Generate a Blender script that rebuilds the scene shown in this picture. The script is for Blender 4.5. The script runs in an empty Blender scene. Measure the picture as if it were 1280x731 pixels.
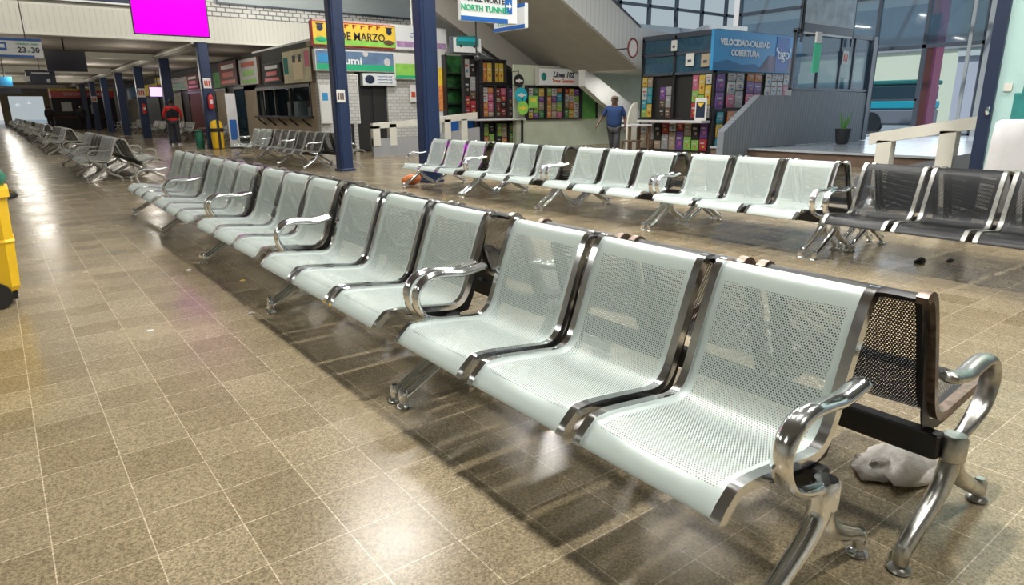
import bpy, math, random
from mathutils import Vector, Matrix
PI = math.pi
random.seed(7)
scene = bpy.context.scene
col = scene.collection

# ------------------------------------------------------------ camera, light, exposure
CH = 1.2866
FPX = 825.35
RV = Vector((0.7948128, -0.6068035, -0.0078843))
UV_ = Vector((0.1684126, 0.2080739, 0.9635053))
FW = Vector((0.5830178, 0.7671341, -0.2675732))
cd = bpy.data.cameras.new('camera'); cam = bpy.data.objects.new('camera', cd); col.objects.link(cam)
cd.sensor_width = 36; cd.lens = FPX / 1280 * 36; cd.clip_end = 600
mw = Matrix((RV, UV_, -FW)).transposed().to_4x4(); mw.translation = Vector((0, 0, CH))
cam.matrix_world = mw
scene.camera = cam
scene.view_settings.view_transform = 'Standard'
scene.view_settings.look = 'None'
scene.view_settings.gamma = 1
scene.view_settings.exposure = 0.45
scene.view_settings.use_curve_mapping = False
world = bpy.data.worlds.new('world'); scene.world = world; world.use_nodes = True
wn = world.node_tree.nodes; wl = world.node_tree.links
bg = wn['Background']; bg.inputs[1].default_value = 0.5
wc = wn.new('ShaderNodeTexCoord'); wr = wn.new('ShaderNodeValToRGB'); ws = wn.new('ShaderNodeSeparateXYZ')
wl.new(wc.outputs['Generated'], ws.inputs[0]); wl.new(ws.outputs['Z'], wr.inputs[0]); wl.new(wr.outputs[0], bg.inputs[0])
wr.color_ramp.elements[0].position = 0.0; wr.color_ramp.elements[0].color = (1.0, .97, .93, 1)
wr.color_ramp.elements[1].position = 0.6; wr.color_ramp.elements[1].color = (.62, .80, 1.0, 1)
DAY_W = 200.0
def area(name, loc, size, power, color, direction):
    ld = bpy.data.lights.new(name, 'AREA'); ld.shape = 'RECTANGLE'; ld.size, ld.size_y = size
    ld.energy = power; ld.color = color
    o = bpy.data.objects.new(name, ld); col.objects.link(o); o.location = loc
    o.rotation_euler = Vector(direction).to_track_quat('-Z', 'Y').to_euler()
    return o
# daylight entering through the glazed right side of the hall
area('window_daylight', (25.6, 8.5, 2.6), (12, 4.2), DAY_W, (.82, .92, 1.0), (-1, -.15, -.25))

sd = bpy.data.lights.new('sun', 'SUN'); sd.energy = 2.6; sd.angle = .02; sd.color = (1, .96, .88)
so_ = bpy.data.objects.new('sun', sd); col.objects.link(so_); so_.rotation_euler = Vector((.55, .30, -.78)).to_track_quat('-Z', 'Y').to_euler()
# ------------------------------------------------------------ pixel -> point on a real plane (1280x731 frame)
def ray(px, py): return FW + RV * ((px - 640) / FPX) - UV_ * ((py - 365.5) / FPX)
def on_z(px, py, z=0.0):
    d = ray(px, py); t = (z - CH) / d.z; return Vector((d.x * t, d.y * t, z))
def on_x(px, py, X):
    d = ray(px, py); t = X / d.x; return Vector((X, d.y * t, CH + d.z * t))
def on_y(px, py, Y):
    d = ray(px, py); t = Y / d.y; return Vector((d.x * t, Y, CH + d.z * t))

# ------------------------------------------------------------ materials
def base_mat(name):
    m = bpy.data.materials.new(name); m.use_nodes = True
    return m, m.node_tree.nodes, m.node_tree.links, m.node_tree.nodes['Principled BSDF']
def mat(name, c, rough=.5, metal=0.0, noise=0.0, nscale=8.0, bump=0.0, spec=.5, coat=0.0):
    m, n, l, b = base_mat(name)
    b.inputs['Base Color'].default_value = (*c, 1); b.inputs['Roughness'].default_value = rough
    b.inputs['Metallic'].default_value = metal; b.inputs['Specular IOR Level'].default_value = spec
    b.inputs['Coat Weight'].default_value = coat
    if noise or bump:
        tc = n.new('ShaderNodeTexCoord'); t = n.new('ShaderNodeTexNoise'); t.inputs['Scale'].default_value = nscale; t.inputs['Detail'].default_value = 4
        l.new(tc.outputs['Object'], t.inputs['Vector'])
        if noise:
            r = n.new('ShaderNodeMapRange'); r.inputs[3].default_value = 1 - noise; r.inputs[4].default_value = 1 + noise
            r.inputs[1].default_value = .3; r.inputs[2].default_value = .7
            l.new(t.outputs[0], r.inputs[0])
            mx = n.new('ShaderNodeVectorMath'); mx.operation = 'SCALE'; mx.inputs[0].default_value = c; l.new(r.outputs[0], mx.inputs['Scale'])
            l.new(mx.outputs[0], b.inputs['Base Color'])
        if bump:
            bp = n.new('ShaderNodeBump'); bp.inputs['Strength'].default_value = bump; bp.inputs['Distance'].default_value = .01
            l.new(t.outputs[0], bp.inputs['Height']); l.new(bp.outputs[0], b.inputs['Normal'])
    return m
def emit(name, c, s):
    m, n, l, b = base_mat(name); b.inputs['Base Color'].default_value = (0, 0, 0, 1); b.inputs['Roughness'].default_value = .25
    b.inputs['Emission Color'].default_value = (*c, 1); b.inputs['Emission Strength'].default_value = s
    return m
def glass(name, c, mix=.75, rough=.03):
    m, n, l, b = base_mat(name)
    b.inputs['Base Color'].default_value = (*c, 1); b.inputs['Roughness'].default_value = rough; b.inputs['Metallic'].default_value = 0
    t = n.new('ShaderNodeBsdfTransparent'); t.inputs[0].default_value = (.86, .93, .97, 1)
    mx = n.new('ShaderNodeMixShader'); mx.inputs[0].default_value = mix
    l.new(b.outputs[0], mx.inputs[1]); l.new(t.outputs[0], mx.inputs[2]); l.new(mx.outputs[0], n['Material Output'].inputs[0])
    return m
def perforated(name, c, rough, metal, x0, x1, v0, v1, pitch=.0088, rad=.0023):
    m, n, l, b = base_mat(name)
    b.inputs['Base Color'].default_value = (*c, 1); b.inputs['Roughness'].default_value = rough; b.inputs['Metallic'].default_value = metal
    uv = n.new('ShaderNodeUVMap')
    def vm(op, a, v=None):
        q = n.new('ShaderNodeVectorMath'); q.operation = op; l.new(a, q.inputs[0])
        if v is not None: q.inputs[1].default_value = v
        return q.outputs[1] if op == 'LENGTH' else q.outputs[0]
    P = (pitch, pitch * 1.732, 1.0)
    s = vm('DIVIDE', uv.outputs[0], P)
    def d(a):
        f = vm('FRACTION', a); f = vm('SUBTRACT', f, (.5, .5, 0)); f = vm('MULTIPLY', f, (P[0], P[1], 0)); return vm('LENGTH', f)
    d1 = d(s); d2 = d(vm('ADD', s, (.5, .5, 0)))
    def mt(op, a, b_):
        q = n.new('ShaderNodeMath'); q.operation = op
        for i, k in enumerate((a, b_)):
            if isinstance(k, (int, float)): q.inputs[i].default_value = k
            else: l.new(k, q.inputs[i])
        return q.outputs[0]
    h = mt('LESS_THAN', mt('MINIMUM', d1, d2), rad)
    sp = n.new('ShaderNodeSeparateXYZ'); l.new(uv.outputs[0], sp.inputs[0])
    for (o, a, b_) in ((sp.outputs[0], x0, x1), (sp.outputs[1], v0, v1)):
        h = mt('MULTIPLY', h, mt('MULTIPLY', mt('GREATER_THAN', o, a), mt('LESS_THAN', o, b_)))
    t = n.new('ShaderNodeBsdfTransparent'); mx = n.new('ShaderNodeMixShader')
    l.new(h, mx.inputs[0]); l.new(b.outputs[0], mx.inputs[1]); l.new(t.outputs[0], mx.inputs[2]); l.new(mx.outputs[0], n['Material Output'].inputs[0])
    return m
def lines_mat(name, c1, c2, axis, period, duty=.12, rough=.6, bump=.4):
    """fine grooves at a fixed spacing along one object axis"""
    m, n, l, b = base_mat(name); b.inputs['Roughness'].default_value = rough
    tc = n.new('ShaderNodeTexCoord'); sp = n.new('ShaderNodeSeparateXYZ'); l.new(tc.outputs['Object'], sp.inputs[0])
    q = n.new('ShaderNodeMath'); q.operation = 'DIVIDE'; l.new(sp.outputs[axis], q.inputs[0]); q.inputs[1].default_value = period
    f = n.new('ShaderNodeMath'); f.operation = 'FRACT'; l.new(q.outputs[0], f.inputs[0])
    g = n.new('ShaderNodeMath'); g.operation = 'LESS_THAN'; l.new(f.outputs[0], g.inputs[0]); g.inputs[1].default_value = duty
    mx = n.new('ShaderNodeMix'); mx.data_type = 'RGBA'; mx.inputs[6].default_value = (*c1, 1); mx.inputs[7].default_value = (*c2, 1)
    l.new(g.outputs[0], mx.inputs[0]); l.new(mx.outputs[2], b.inputs['Base Color'])
    return m
def brick_mat(name, c1, c2, mortar, w, h, plane='XZ', rough=.7, msize=.01, offset=.5):
    m, n, l, b = base_mat(name); b.inputs['Roughness'].default_value = rough
    tc = n.new('ShaderNodeTexCoord'); sp = n.new('ShaderNodeSeparateXYZ'); cb = n.new('ShaderNodeCombineXYZ')
    l.new(tc.outputs['Object'], sp.inputs[0]); l.new(sp.outputs['XYZ'.index(plane[0])], cb.inputs[0]); l.new(sp.outputs['XYZ'.index(plane[1])], cb.inputs[1])
    br = n.new('ShaderNodeTexBrick'); br.inputs['Scale'].default_value = 1; br.inputs['Brick Width'].default_value = w; br.inputs['Row Height'].default_value = h
    br.inputs['Mortar Size'].default_value = msize; br.offset = offset
    br.inputs['Color1'].default_value = (*c1, 1); br.inputs['Color2'].default_value = (*c2, 1); br.inputs['Mortar'].default_value = (*mortar, 1)
    l.new(cb.outputs[0], br.inputs['Vector']); l.new(br.outputs[0], b.inputs['Base Color'])
    return m
def floor_mat():
    m, n, l, b = base_mat('terrazzo_tiles')
    tc = n.new('ShaderNodeTexCoord')
    mp = n.new('ShaderNodeMapping'); mp.inputs['Location'].default_value = (0.0722, 0.0, 0); l.new(tc.outputs['Object'], mp.inputs[0])
    br = n.new('ShaderNodeTexBrick'); br.offset = 0; br.inputs['Scale'].default_value = 1
    br.inputs['Brick Width'].default_value = .2513; br.inputs['Row Height'].default_value = .2513; br.inputs['Mortar Size'].default_value = .0022; br.inputs['Mortar Smooth'].default_value = .3
    br.inputs['Color1'].default_value = (.205, .163, .098, 1); br.inputs['Color2'].default_value = (.280, .228, .146, 1); br.inputs['Mortar'].default_value = (.46, .38, .27, 1)
    l.new(mp.outputs[0], br.inputs['Vector'])
    vo = n.new('ShaderNodeTexVoronoi'); vo.inputs['Scale'].default_value = 170; l.new(tc.outputs['Object'], vo.inputs['Vector'])
    bw = n.new('ShaderNodeSeparateColor'); l.new(vo.outputs['Color'], bw.inputs[0])
    r = n.new('ShaderNodeMapRange'); r.inputs[1].default_value = 0; r.inputs[2].default_value = 1; r.inputs[3].default_value = .62; r.inputs[4].default_value = 1.38
    l.new(bw.outputs[0], r.inputs[0])
    nz = n.new('ShaderNodeTexNoise'); nz.inputs['Scale'].default_value = 1.3; nz.inputs['Detail'].default_value = 5; l.new(tc.outputs['Object'], nz.inputs['Vector'])
    r2 = n.new('ShaderNodeMapRange'); r2.inputs[1].default_value = .3; r2.inputs[2].default_value = .7; r2.inputs[3].default_value = .84; r2.inputs[4].default_value = 1.14
    l.new(nz.outputs[0], r2.inputs[0])
    mu = n.new('ShaderNodeMath'); mu.operation = 'MULTIPLY'; l.new(r.outputs[0], mu.inputs[0]); l.new(r2.outputs[0], mu.inputs[1])
    sc = n.new('ShaderNodeVectorMath'); sc.operation = 'SCALE'; l.new(br.outputs[0], sc.inputs[0]); l.new(mu.outputs[0], sc.inputs['Scale'])
    l.new(sc.outputs[0], b.inputs['Base Color'])
    r3 = n.new('ShaderNodeMapRange'); r3.inputs[1].default_value = .3; r3.inputs[2].default_value = .7; r3.inputs[3].default_value = .17; r3.inputs[4].default_value = .30
    l.new(nz.outputs[0], r3.inputs[0]); l.new(r3.outputs[0], b.inputs['Roughness'])
    b.inputs['Specular IOR Level'].default_value = .5
    return m

M = {}
M['floor'] = floor_mat()
SEAT_W = .49
M['seat_white'] = perforated('perforated_white_steel', (.47, .54, .515), .42, .15, .045, SEAT_W - .045, .075, 1.0)
M['seat_black'] = perforated('perforated_black_steel', (.012, .013, .015), .38, .3, .045, SEAT_W - .045, .06, 1.0, .0088, .0024)
M['seat_pink'] = M['seat_white']
M['chrome'] = mat('polished_chrome', (.88, .90, .92), .14, 1.0, .06, 30)
M['pewter'] = mat('dull_cast_aluminium', (.50, .50, .47), .30, 1.0, .22, 25)
M['brown_edge'] = mat('worn_brown_edge', (.20, .15, .12), .35, .8, .4, 40)
M['beam'] = mat('black_painted_steel', (.012, .012, .013), .45)
M['blue'] = mat('navy_paint', (.013, .030, .088), .42, 0, .12, 5)
M['cream'] = mat('cream_paint', (.66, .65, .58), .6, 0, .06, 3)
M['white'] = mat('white_paint', (.72, .73, .71), .5, 0, .05, 3)
M['fascia'] = lines_mat('ribbed_cream_cladding', (.63, .62, .56), (.52, .51, .46), 0, .16)
M['ribwhite'] = lines_mat('ribbed_white_cladding', (.60, .62, .62), (.47, .49, .50), 0, .17)
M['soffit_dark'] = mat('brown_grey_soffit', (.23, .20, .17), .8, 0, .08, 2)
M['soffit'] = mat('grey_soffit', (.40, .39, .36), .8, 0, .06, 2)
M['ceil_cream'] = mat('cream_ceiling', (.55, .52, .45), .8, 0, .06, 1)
M['brickw'] = brick_mat('white_brick', (.52, .52, .50), (.60, .60, .58), (.36, .36, .35), .22, .10)
M['brickg'] = brick_mat('grey_block_pattern', (.62, .62, .58), (.66, .66, .62), (.20, .20, .20), .30, .15, msize=.02)
M['tan'] = mat('tan_plaster', (.42, .35, .25), .7, 0, .1, 2)
M['greywall'] = lines_mat('grey_corrugated_panel', (.17, .19, .215), (.13, .145, .165), 0, .12, .3, .55)
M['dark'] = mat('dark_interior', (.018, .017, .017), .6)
M['black'] = mat('black_frame', (.02, .02, .022), .4)
M['mullion'] = mat('dark_blue_grey_frame', (.06, .075, .10), .4)
M['brown'] = mat('brown_riser', (.13, .085, .06), .6, 0, .15, 4)
M['teal'] = mat('pale_teal_paint', (.42, .62, .60), .6, 0, .05, 3)
M['tealdark'] = mat('dark_teal_paint', (.02, .20, .19), .6, 0, .2, 9)
M['cloth'] = mat('pale_grey_cloth', (.60, .60, .61), .9, 0, .06, 6)
M['yellow'] = mat('yellow_plastic', (.80, .50, .02), .35, 0, .05, 5)
M['green_bag'] = mat('green_plastic_bag', (.03, .17, .11), .3, 0, .3, 20, .4)
M['red'] = mat('red_paint', (.55, .03, .035), .4)
M['signwhite'] = mat('sign_white', (.74, .77, .78), .4)
M['signblue'] = mat('sign_blue', (.02, .12, .42), .4)
M['signnavy'] = mat('sign_navy', (.016, .028, .065), .4)
M['textdark'] = mat('sign_black_lettering', (.03, .03, .05), .5)
M['textgreen'] = mat('sign_green_lettering', (.02, .42, .20), .5)
M['textred'] = mat('sign_red_lettering', (.55, .08, .03), .5)
M['textwhite'] = mat('sign_white_lettering', (.80, .84, .85), .5)
M['green'] = mat('green_panel', (.06, .30, .06), .6, 0, .4, 6)
M['lime'] = mat('lime_panel', (.28, .62, .10), .5, 0, .15, 4)
M['gold'] = mat('golden_panel', (.85, .60, .06), .5, 0, .1, 4)
M['orange'] = mat('orange_plastic', (.75, .22, .06), .5, 0, .15, 6)
M['purple'] = mat('purple_packet', (.18, .07, .32), .35)
M['skyblue'] = mat('sky_blue_panel', (.04, .30, .62), .4)
M['cyan'] = mat('cyan_panel', (.02, .42, .55), .4)
M['pink'] = mat('pink_packet', (.70, .12, .25), .4)
M['skin'] = mat('brown_skin', (.085, .042, .028), .55)
M['hair'] = mat('dark_hair', (.02, .016, .014), .7)
M['capyellow'] = mat('faded_tan_cap', (.13, .10, .06), .8)
M['shirtblue'] = mat('blue_cotton', (.008, .030, .105), .9)
M['shirtred'] = mat('red_cotton', (.62, .03, .03), .8)
M['clothblack'] = mat('black_cotton', (.015, .015, .018), .85)
M['trouser'] = mat('dark_trousers', (.032, .032, .036), .85)
M['shoe'] = mat('white_shoe', (.5, .5, .52), .6)
M['maroon'] = mat('maroon_panel', (.15, .02, .02), .6)
M['wood'] = mat('dark_wood', (.10, .06, .035), .6, 0, .2, 10)
M['lamp'] = emit('lamp_diffuser', (1, .96, .88), 6.0)
M['magenta'] = emit('magenta_screen', (1.0, 0.0, 1.0), .75)
M['magenta'].node_tree.nodes['Principled BSDF'].inputs['Specular IOR Level'].default_value = .05
M['screen_off'] = mat('dark_screen', (.012, .010, .022), .12)
M['violet'] = emit('violet_screen', (.75, .45, 1.0), 1.3)
M['glass'] = glass('clear_glass', (.05, .08, .10), .90)
M['glassdark'] = glass('blue_tinted_glass', (.05, .13, .20), .5)
M['paleglass'] = glass('frosted_grey_glass', (.50, .56, .56), .22, .4)
M['plantpot'] = mat('dark_plant_pot', (.03, .032, .035), .6)
M['leaf'] = mat('green_leaf', (.08, .25, .05), .5)
M['bag'] = mat('translucent_plastic_bag', (.70, .66, .62), .35, 0, .12, 30, .6)
M['asphalt'] = mat('asphalt', (.30, .31, .33), .8, 0, .1, 2)
M['facade_pale'] = mat('pale_lilac_facade', (.62, .60, .68), .7)
M['column_red'] = mat('rust_red_paint', (.50, .12, .09), .6)
M['platform'] = mat('polished_pale_floor', (.36, .40, .44), .18, 0, .1, 2)
M['orangesign'] = mat('orange_text_sign', (.80, .30, .08), .5, 0, .25, 20)
M['paper'] = mat('white_paper', (.70, .70, .68), .7)
M['roof'] = mat('grey_roof_sheet', (.22, .22, .22), .7)

# ------------------------------------------------------------ mesh helpers
class MB:
    def __init__(s): s.v = []; s.f = []; s.mi = []; s.uv = None
    def add(s, vs, fs, mi=0):
        b = len(s.v); s.v += [tuple(v) for v in vs]; s.f += [tuple(i + b for i in f) for f in fs]; s.mi += [mi] * len(fs); return s
    def box(s, a, b, mi=0, bev=0.0):
        x0, y0, z0 = [min(p, q) for p, q in zip(a, b)]; x1, y1, z1 = [max(p, q) for p, q in zip(a, b)]
        if bev <= 0:
            vs = [(x, y, z) for z in (z0, z1) for x, y in ((x0, y0), (x1, y0), (x1, y1), (x0, y1))]
            return s.add(vs, [(3, 2, 1, 0), (4, 5, 6, 7), (0, 1, 5, 4), (1, 2, 6, 5), (2, 3, 7, 6), (3, 0, 4, 7)], mi)
        c = min(bev, (x1 - x0) / 2.1, (y1 - y0) / 2.1, (z1 - z0) / 2.1)
        def ring(z, k): return [(x0 + k + c, y0 + k, z), (x1 - k - c, y0 + k, z), (x1 - k, y0 + k + c, z), (x1 - k, y1 - k - c, z), (x1 - k - c, y1 - k, z), (x0 + k + c, y1 - k, z), (x0 + k, y1 - k - c, z), (x0 + k, y0 + k + c, z)]
        return s.loft([ring(z0, c * .8), ring(z0 + c, 0), ring(z1 - c, 0), ring(z1, c * .8)], mi)
    def loft(s, rings, mi=0, cap=True):
        n = len(rings[0]); vs = [p for r in rings for p in r]; fs = []
        for i in range(len(rings) - 1):
            for j in range(n):
                k = (j + 1) % n; fs.append((i * n + j, i * n + k, (i + 1) * n + k, (i + 1) * n + j))
        if cap: fs.append(tuple(range(n))[::-1]); fs.append(tuple((len(rings) - 1) * n + j for j in range(n)))
        return s.add(vs, fs, mi)
    def prism(s, poly, axis, a, b, mi=0):
        """poly: 2-D outline, extruded along axis from a to b"""
        def P(p, t):
            if axis == 1: return (p[0], t, p[1])
            if axis == 0: return (t, p[0], p[1])
            return (p[0], p[1], t)
        return s.loft([[P(p, a) for p in poly], [P(p, b) for p in poly]], mi)
    def tube(s, pts, r, n=10, side=None, rb=None, mi=0, cap=True):
        pts = [Vector(p) for p in pts]; m = len(pts)
        R = r if isinstance(r, (list, tuple)) else [r] * m; RB = rb if isinstance(rb, (list, tuple)) else ([rb] * m if rb else R)
        rings = []; prev = None
        for i, p in enumerate(pts):
            t = (pts[min(i + 1, m - 1)] - pts[max(i - 1, 0)]).normalized()
            if side is not None: b = Vector(side)
            else:
                if prev is None: prev = Vector((0, 0, 1)) if abs(t.z) < .9 else Vector((1, 0, 0))
                b = (prev - t * prev.dot(t)).normalized(); prev = b
            a = t.cross(b).normalized()
            rings.append([tuple(p + a * (R[i] * math.cos(2 * PI * k / n)) + b * (RB[i] * math.sin(2 * PI * k / n))) for k in range(n)])
        return s.loft(rings, mi, cap)
    def lathe(s, prof, c=(0, 0, 0), n=16, mi=0):
        return s.loft([[(c[0] + r * math.cos(2 * PI * k / n), c[1] + r * math.sin(2 * PI * k / n), c[2] + z) for k in range(n)] for r, z in prof], mi)
    def ball(s, c, r, n=10, sc=(1, 1, 1), mi=0):
        rings = []
        for i in range(n // 2 + 1):
            a = -PI / 2 + PI * i / (n // 2); rr = max(math.cos(a), .02)
            rings.append([(c[0] + r * sc[0] * rr * math.cos(2 * PI * k / n), c[1] + r * sc[1] * rr * math.sin(2 * PI * k / n), c[2] + r * sc[2] * math.sin(a)) for k in range(n)])
        return s.loft(rings, mi)
    def build(s, name, m, parent=None, smooth=False, loc=None):
        me = bpy.data.meshes.new(name); me.from_pydata(s.v, [], s.f)
        ms = m if isinstance(m, (list, tuple)) else [m]
        for q in ms: me.materials.append(M[q] if isinstance(q, str) else q)
        if len(ms) > 1: me.polygons.foreach_set('material_index', s.mi)
        if s.uv:
            ul = me.uv_layers.new(name='UVMap')
            for lp in me.loops: ul.data[lp.index].uv = s.uv[lp.vertex_index]
        if smooth:
            me.polygons.foreach_set('use_smooth', [True] * len(me.polygons))
            if smooth != 'all': me.set_sharp_from_angle(angle=math.radians(40))
        me.update()
        o = bpy.data.objects.new(name, me); col.objects.link(o)
        if parent: o.parent = parent
        if loc: o.location = loc
        return o
def smooth_path(pts, k=4):
    P = [Vector(p) for p in pts]; out = []
    for i in range(len(P) - 1):
        a = P[max(i - 1, 0)]; b = P[i]; c = P[i + 1]; d = P[min(i + 2, len(P) - 1)]
        for j in range(k):
            t = j / k
            out.append(.5 * ((2 * b) + (c - a) * t + (2 * a - 5 * b + 4 * c - d) * t * t + (3 * b - a - 3 * c + d) * t ** 3))
    out.append(P[-1]); return out
def tag(o, label=None, cat=None, group=None, kind=None):
    if label: o['label'] = label
    if cat: o['category'] = cat
    if group: o['group'] = group
    if kind: o['kind'] = kind
    return o
def thing(name, label, cat, loc=(0, 0, 0), rz=0, group=None):
    o = bpy.data.objects.new(name, None); col.objects.link(o); o.empty_display_size = .1
    o.location = loc; o.rotation_euler = (0, 0, rz); return tag(o, label, cat, group)
KIDS = {}
def copy_tree(o, parent=None):
    c = o.copy(); col.objects.link(c)
    if parent: c.parent = parent
    for ch in [x for x in KIDSOF(o)]: copy_tree(ch, c)
    return c
def KIDSOF(o): return [x for x in list(o.children)]
def struct(o, label=None): return tag(o, label, None, None, 'structure')
def text(body, size, m, parent, loc, align='CENTER', rz=0, bold=.0, name='lettering', sx=1.0, shear=0):
    """raised lettering, standing upright and facing local -y"""
    cu = bpy.data.curves.new('t', 'FONT'); cu.body = body; cu.size = size; cu.align_x = align; cu.align_y = 'CENTER'; cu.extrude = .004; cu.offset = bold; cu.resolution_u = 2; cu.shear = shear
    t = bpy.data.objects.new('t', cu); col.objects.link(t)
    dg = bpy.context.evaluated_depsgraph_get(); me = bpy.data.meshes.new_from_object(t.evaluated_get(dg)); bpy.data.objects.remove(t)
    me.materials.clear(); me.materials.append(M[m])
    me.transform(Matrix.Diagonal((sx, 1, 1, 1)))
    me.transform(Matrix.Rotation(PI / 2, 4, 'X'))
    o = bpy.data.objects.new(name, me); col.objects.link(o); o.parent = parent; o.location = loc; o.rotation_euler = (0, 0, rz); return o
FX = -PI / 2      # rotation of a thing that faces -X

# ============================================================ SETTING
# floor of the hall and the passage
b = MB(); b.add([(-20, -8, 0), (14.9, -8, 0), (14.9, 10.9, 0), (30, 10.9, 0), (30, 104, 0), (-20, 104, 0)], [(0, 1, 2, 3, 4, 5)]); struct(b.build('floor', 'floor'))
# raised platform by the glazing
b = MB(); b.box((14.95, -8, -.02), (27, 10.9, .298)); struct(b.build('floor_platform', 'platform'))
b = MB(); b.box((14.87, -8, 0), (14.95, 10.9, .26)); struct(b.build('trim_1', 'brown'))
b = MB(); b.box((14.82, -8, .26), (15.1, 10.9, .31)); struct(b.build('trim_2', 'platform'))
# mezzanine front: ribbed fascia, block band, grey glazed band
b = MB(); b.box((-20, 26, 3.65), (16, 26.25, 4.47)); struct(b.build('wall_mezzanine_front', 'fascia'))
b = MB(); b.box((-20, 25.96, 3.60), (10.2, 26.3, 3.68)); struct(b.build('trim_3', 'cream'))
b = MB(); b.box((6.4, 26.02, 4.47), (16, 26.25, 4.95)); struct(b.build('wall_block_band', 'brickg'))
b = MB(); b.box((7.0, 25.98, 4.95), (16, 26.2, 7.4)); b.box((6.9, 25.95, 4.9), (16, 25.98, 4.96), 1); b.box((6.9, 25.95, 4.96), (6.98, 25.98, 7.4), 1); struct(b.build('window_1', ['paleglass', 'mullion']))
b = MB(); b.box((-20, 26.05, 4.47), (6.4, 26.25, 7.4)); struct(b.build('wall_upper_left', 'cream'))
b = MB(); b.box((6.4, 26.05, 4.95), (6.9, 26.25, 7.4)); struct(b.build('wall_upper_pier', 'brickg'))
# soffit and ceiling of the passage below the mezzanine
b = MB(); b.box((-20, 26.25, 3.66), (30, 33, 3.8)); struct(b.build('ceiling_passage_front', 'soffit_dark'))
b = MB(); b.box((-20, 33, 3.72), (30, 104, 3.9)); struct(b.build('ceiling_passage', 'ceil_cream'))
for i, Y in enumerate((33, 46, 60, 75)):
    b = MB(); b.box((-20, Y, 3.42), (6.0, Y + .35, 3.72)); struct(b.build('trim_%d' % (10 + i), 'cream'))
b = MB(); b.box((6.0, 26.3, 3.45), (6.35, 100, 3.66)); struct(b.build('trim_4', 'soffit'))
b = MB(); b.tube([(5.93, 25.8, 3.55), (5.93, 60, 3.55)], .035, 8); struct(b.build('trim_5', 'cream'))
# hall roof
b = MB(); b.box((-20, -10, 7.4), (17.2, 26.3, 7.5)); struct(b.build('ceiling', 'roof'))
b = MB()
for y in range(-8, 19, 3): b.box((17.2, y, 7.4), (26.1, y + .12, 7.5))
for x in (17.2, 20.2, 23.2, 26): b.box((x, -8, 7.38), (x + .1, 18.4, 7.48))
struct(b.build('window_10', 'mullion'))
b = MB(); b.box((-14, -8.2, 0), (27, -8, 7.4)); struct(b.build('wall_back', 'cream'))
# shop wall on the right of the passage and in front of it
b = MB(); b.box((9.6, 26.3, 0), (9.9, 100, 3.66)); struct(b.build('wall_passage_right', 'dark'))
# tan shop front at Y 24
SX = 7.95
b = MB(); b.box((SX, 20.2, 0), (SX + .2, 27.5, 1.08)); b.box((SX, 25.9, 1.08), (SX + .2, 27.5, 2.2)); b.box((SX, 20.2, 1.08), (SX + .2, 20.6, 3.3)); struct(b.build('wall_tan', 'tan'))
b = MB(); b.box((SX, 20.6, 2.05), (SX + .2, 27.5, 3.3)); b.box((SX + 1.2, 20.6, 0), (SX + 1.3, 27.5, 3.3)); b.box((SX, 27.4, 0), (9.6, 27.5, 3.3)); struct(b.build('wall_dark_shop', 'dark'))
b = MB(); b.box((SX + .08, 20.6, 1.08), (SX + .11, 25.9, 2.05)); struct(b.build('window_2', 'glass'))
b = MB()
for y in (20.6, 22.4, 23.9, 25.0, 25.85): b.box((SX - .02, y, 1.08), (SX + .08, y + .08, 2.05))
b.box((SX - .04, 20.6, 2.0), (SX, 25.9, 2.1)); b.box((SX - .32, 20.5, 1.05), (SX, 25.4, 1.13))
for y in (20.8, 21.9, 23.0, 24.1, 25.2): b.tube([(SX - .28, y, 1.04), (SX, y, .80)], .03, 6)
struct(b.build('trim_6', 'black'))
b = MB(); b.box((SX + .3, 21.0, 0), (SX + 1.1, 25.6, .9)); b.box((SX + .5, 21.5, .9), (SX + .9, 22.3, 1.4)); b.box((SX + .5, 23.2, .9), (SX + .9, 24.2, 1.6)); struct(b.build('trim_8', 'ceil_cream'))
# white brick shop block
WX0, WX1 = 7.95, 12.2
b = MB(); dx0, dx1 = on_y(447, 150, 20).x, on_y(486, 150, 20).x
b.box((WX0, 20, 0), (dx0, 20.2, 2.45)); b.box((dx1, 20, 0), (11.55, 20.2, 2.45)); b.box((WX0, 20, 2.45), (11.55, 20.2, 3.9)); b.box((11.35, 20.2, 0), (11.55, 26, 3.3))
struct(b.build('wall_white_brick', 'brickw'))
b = MB(); b.box((WX0, 20.2, 3.3), (11.55, 26, 3.36)); struct(b.build('ceiling_shops', 'white'))
b = MB(); b.box((11.55, 20.5, 3.0), (17.4, 20.6, 7.4)); struct(b.build('wall_behind_stairs', 'fascia'))
# door: two dark leaves
d = MB(); d.box((dx0, 20.1, 0), (dx1, 20.16, 2.45)); do = struct(d.build('door_1', 'black'))
for k in range(2):
    e = MB(); xa = dx0 + .05 + k * (dx1 - dx0) / 2; e.box((xa, 20.07, .05), (xa + (dx1 - dx0) / 2 - .1, 20.1, 2.4)); e.build('door_leaf', 'dark', do)
# wall behind the posters, under the stairs
b = MB(); b.box((14.0, 18.1, 0), (22, 18.3, .93)); b.box((14.0, 18.2, .93), (17.4, 18.3, 2.7)); b.box((17.4, 18.1, .93), (22, 18.3, 4.0)); struct(b.build('wall_under_stairs', mat('pale_green_plaster', (.50, .55, .43), .6, 0, .1, 2)))
# dark back of kiosks
b = MB(); b.box((11.55, 20.6, 0), (17.4, 20.8, 3.9)); struct(b.build('wall_kiosk_back', 'dark'))
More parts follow.
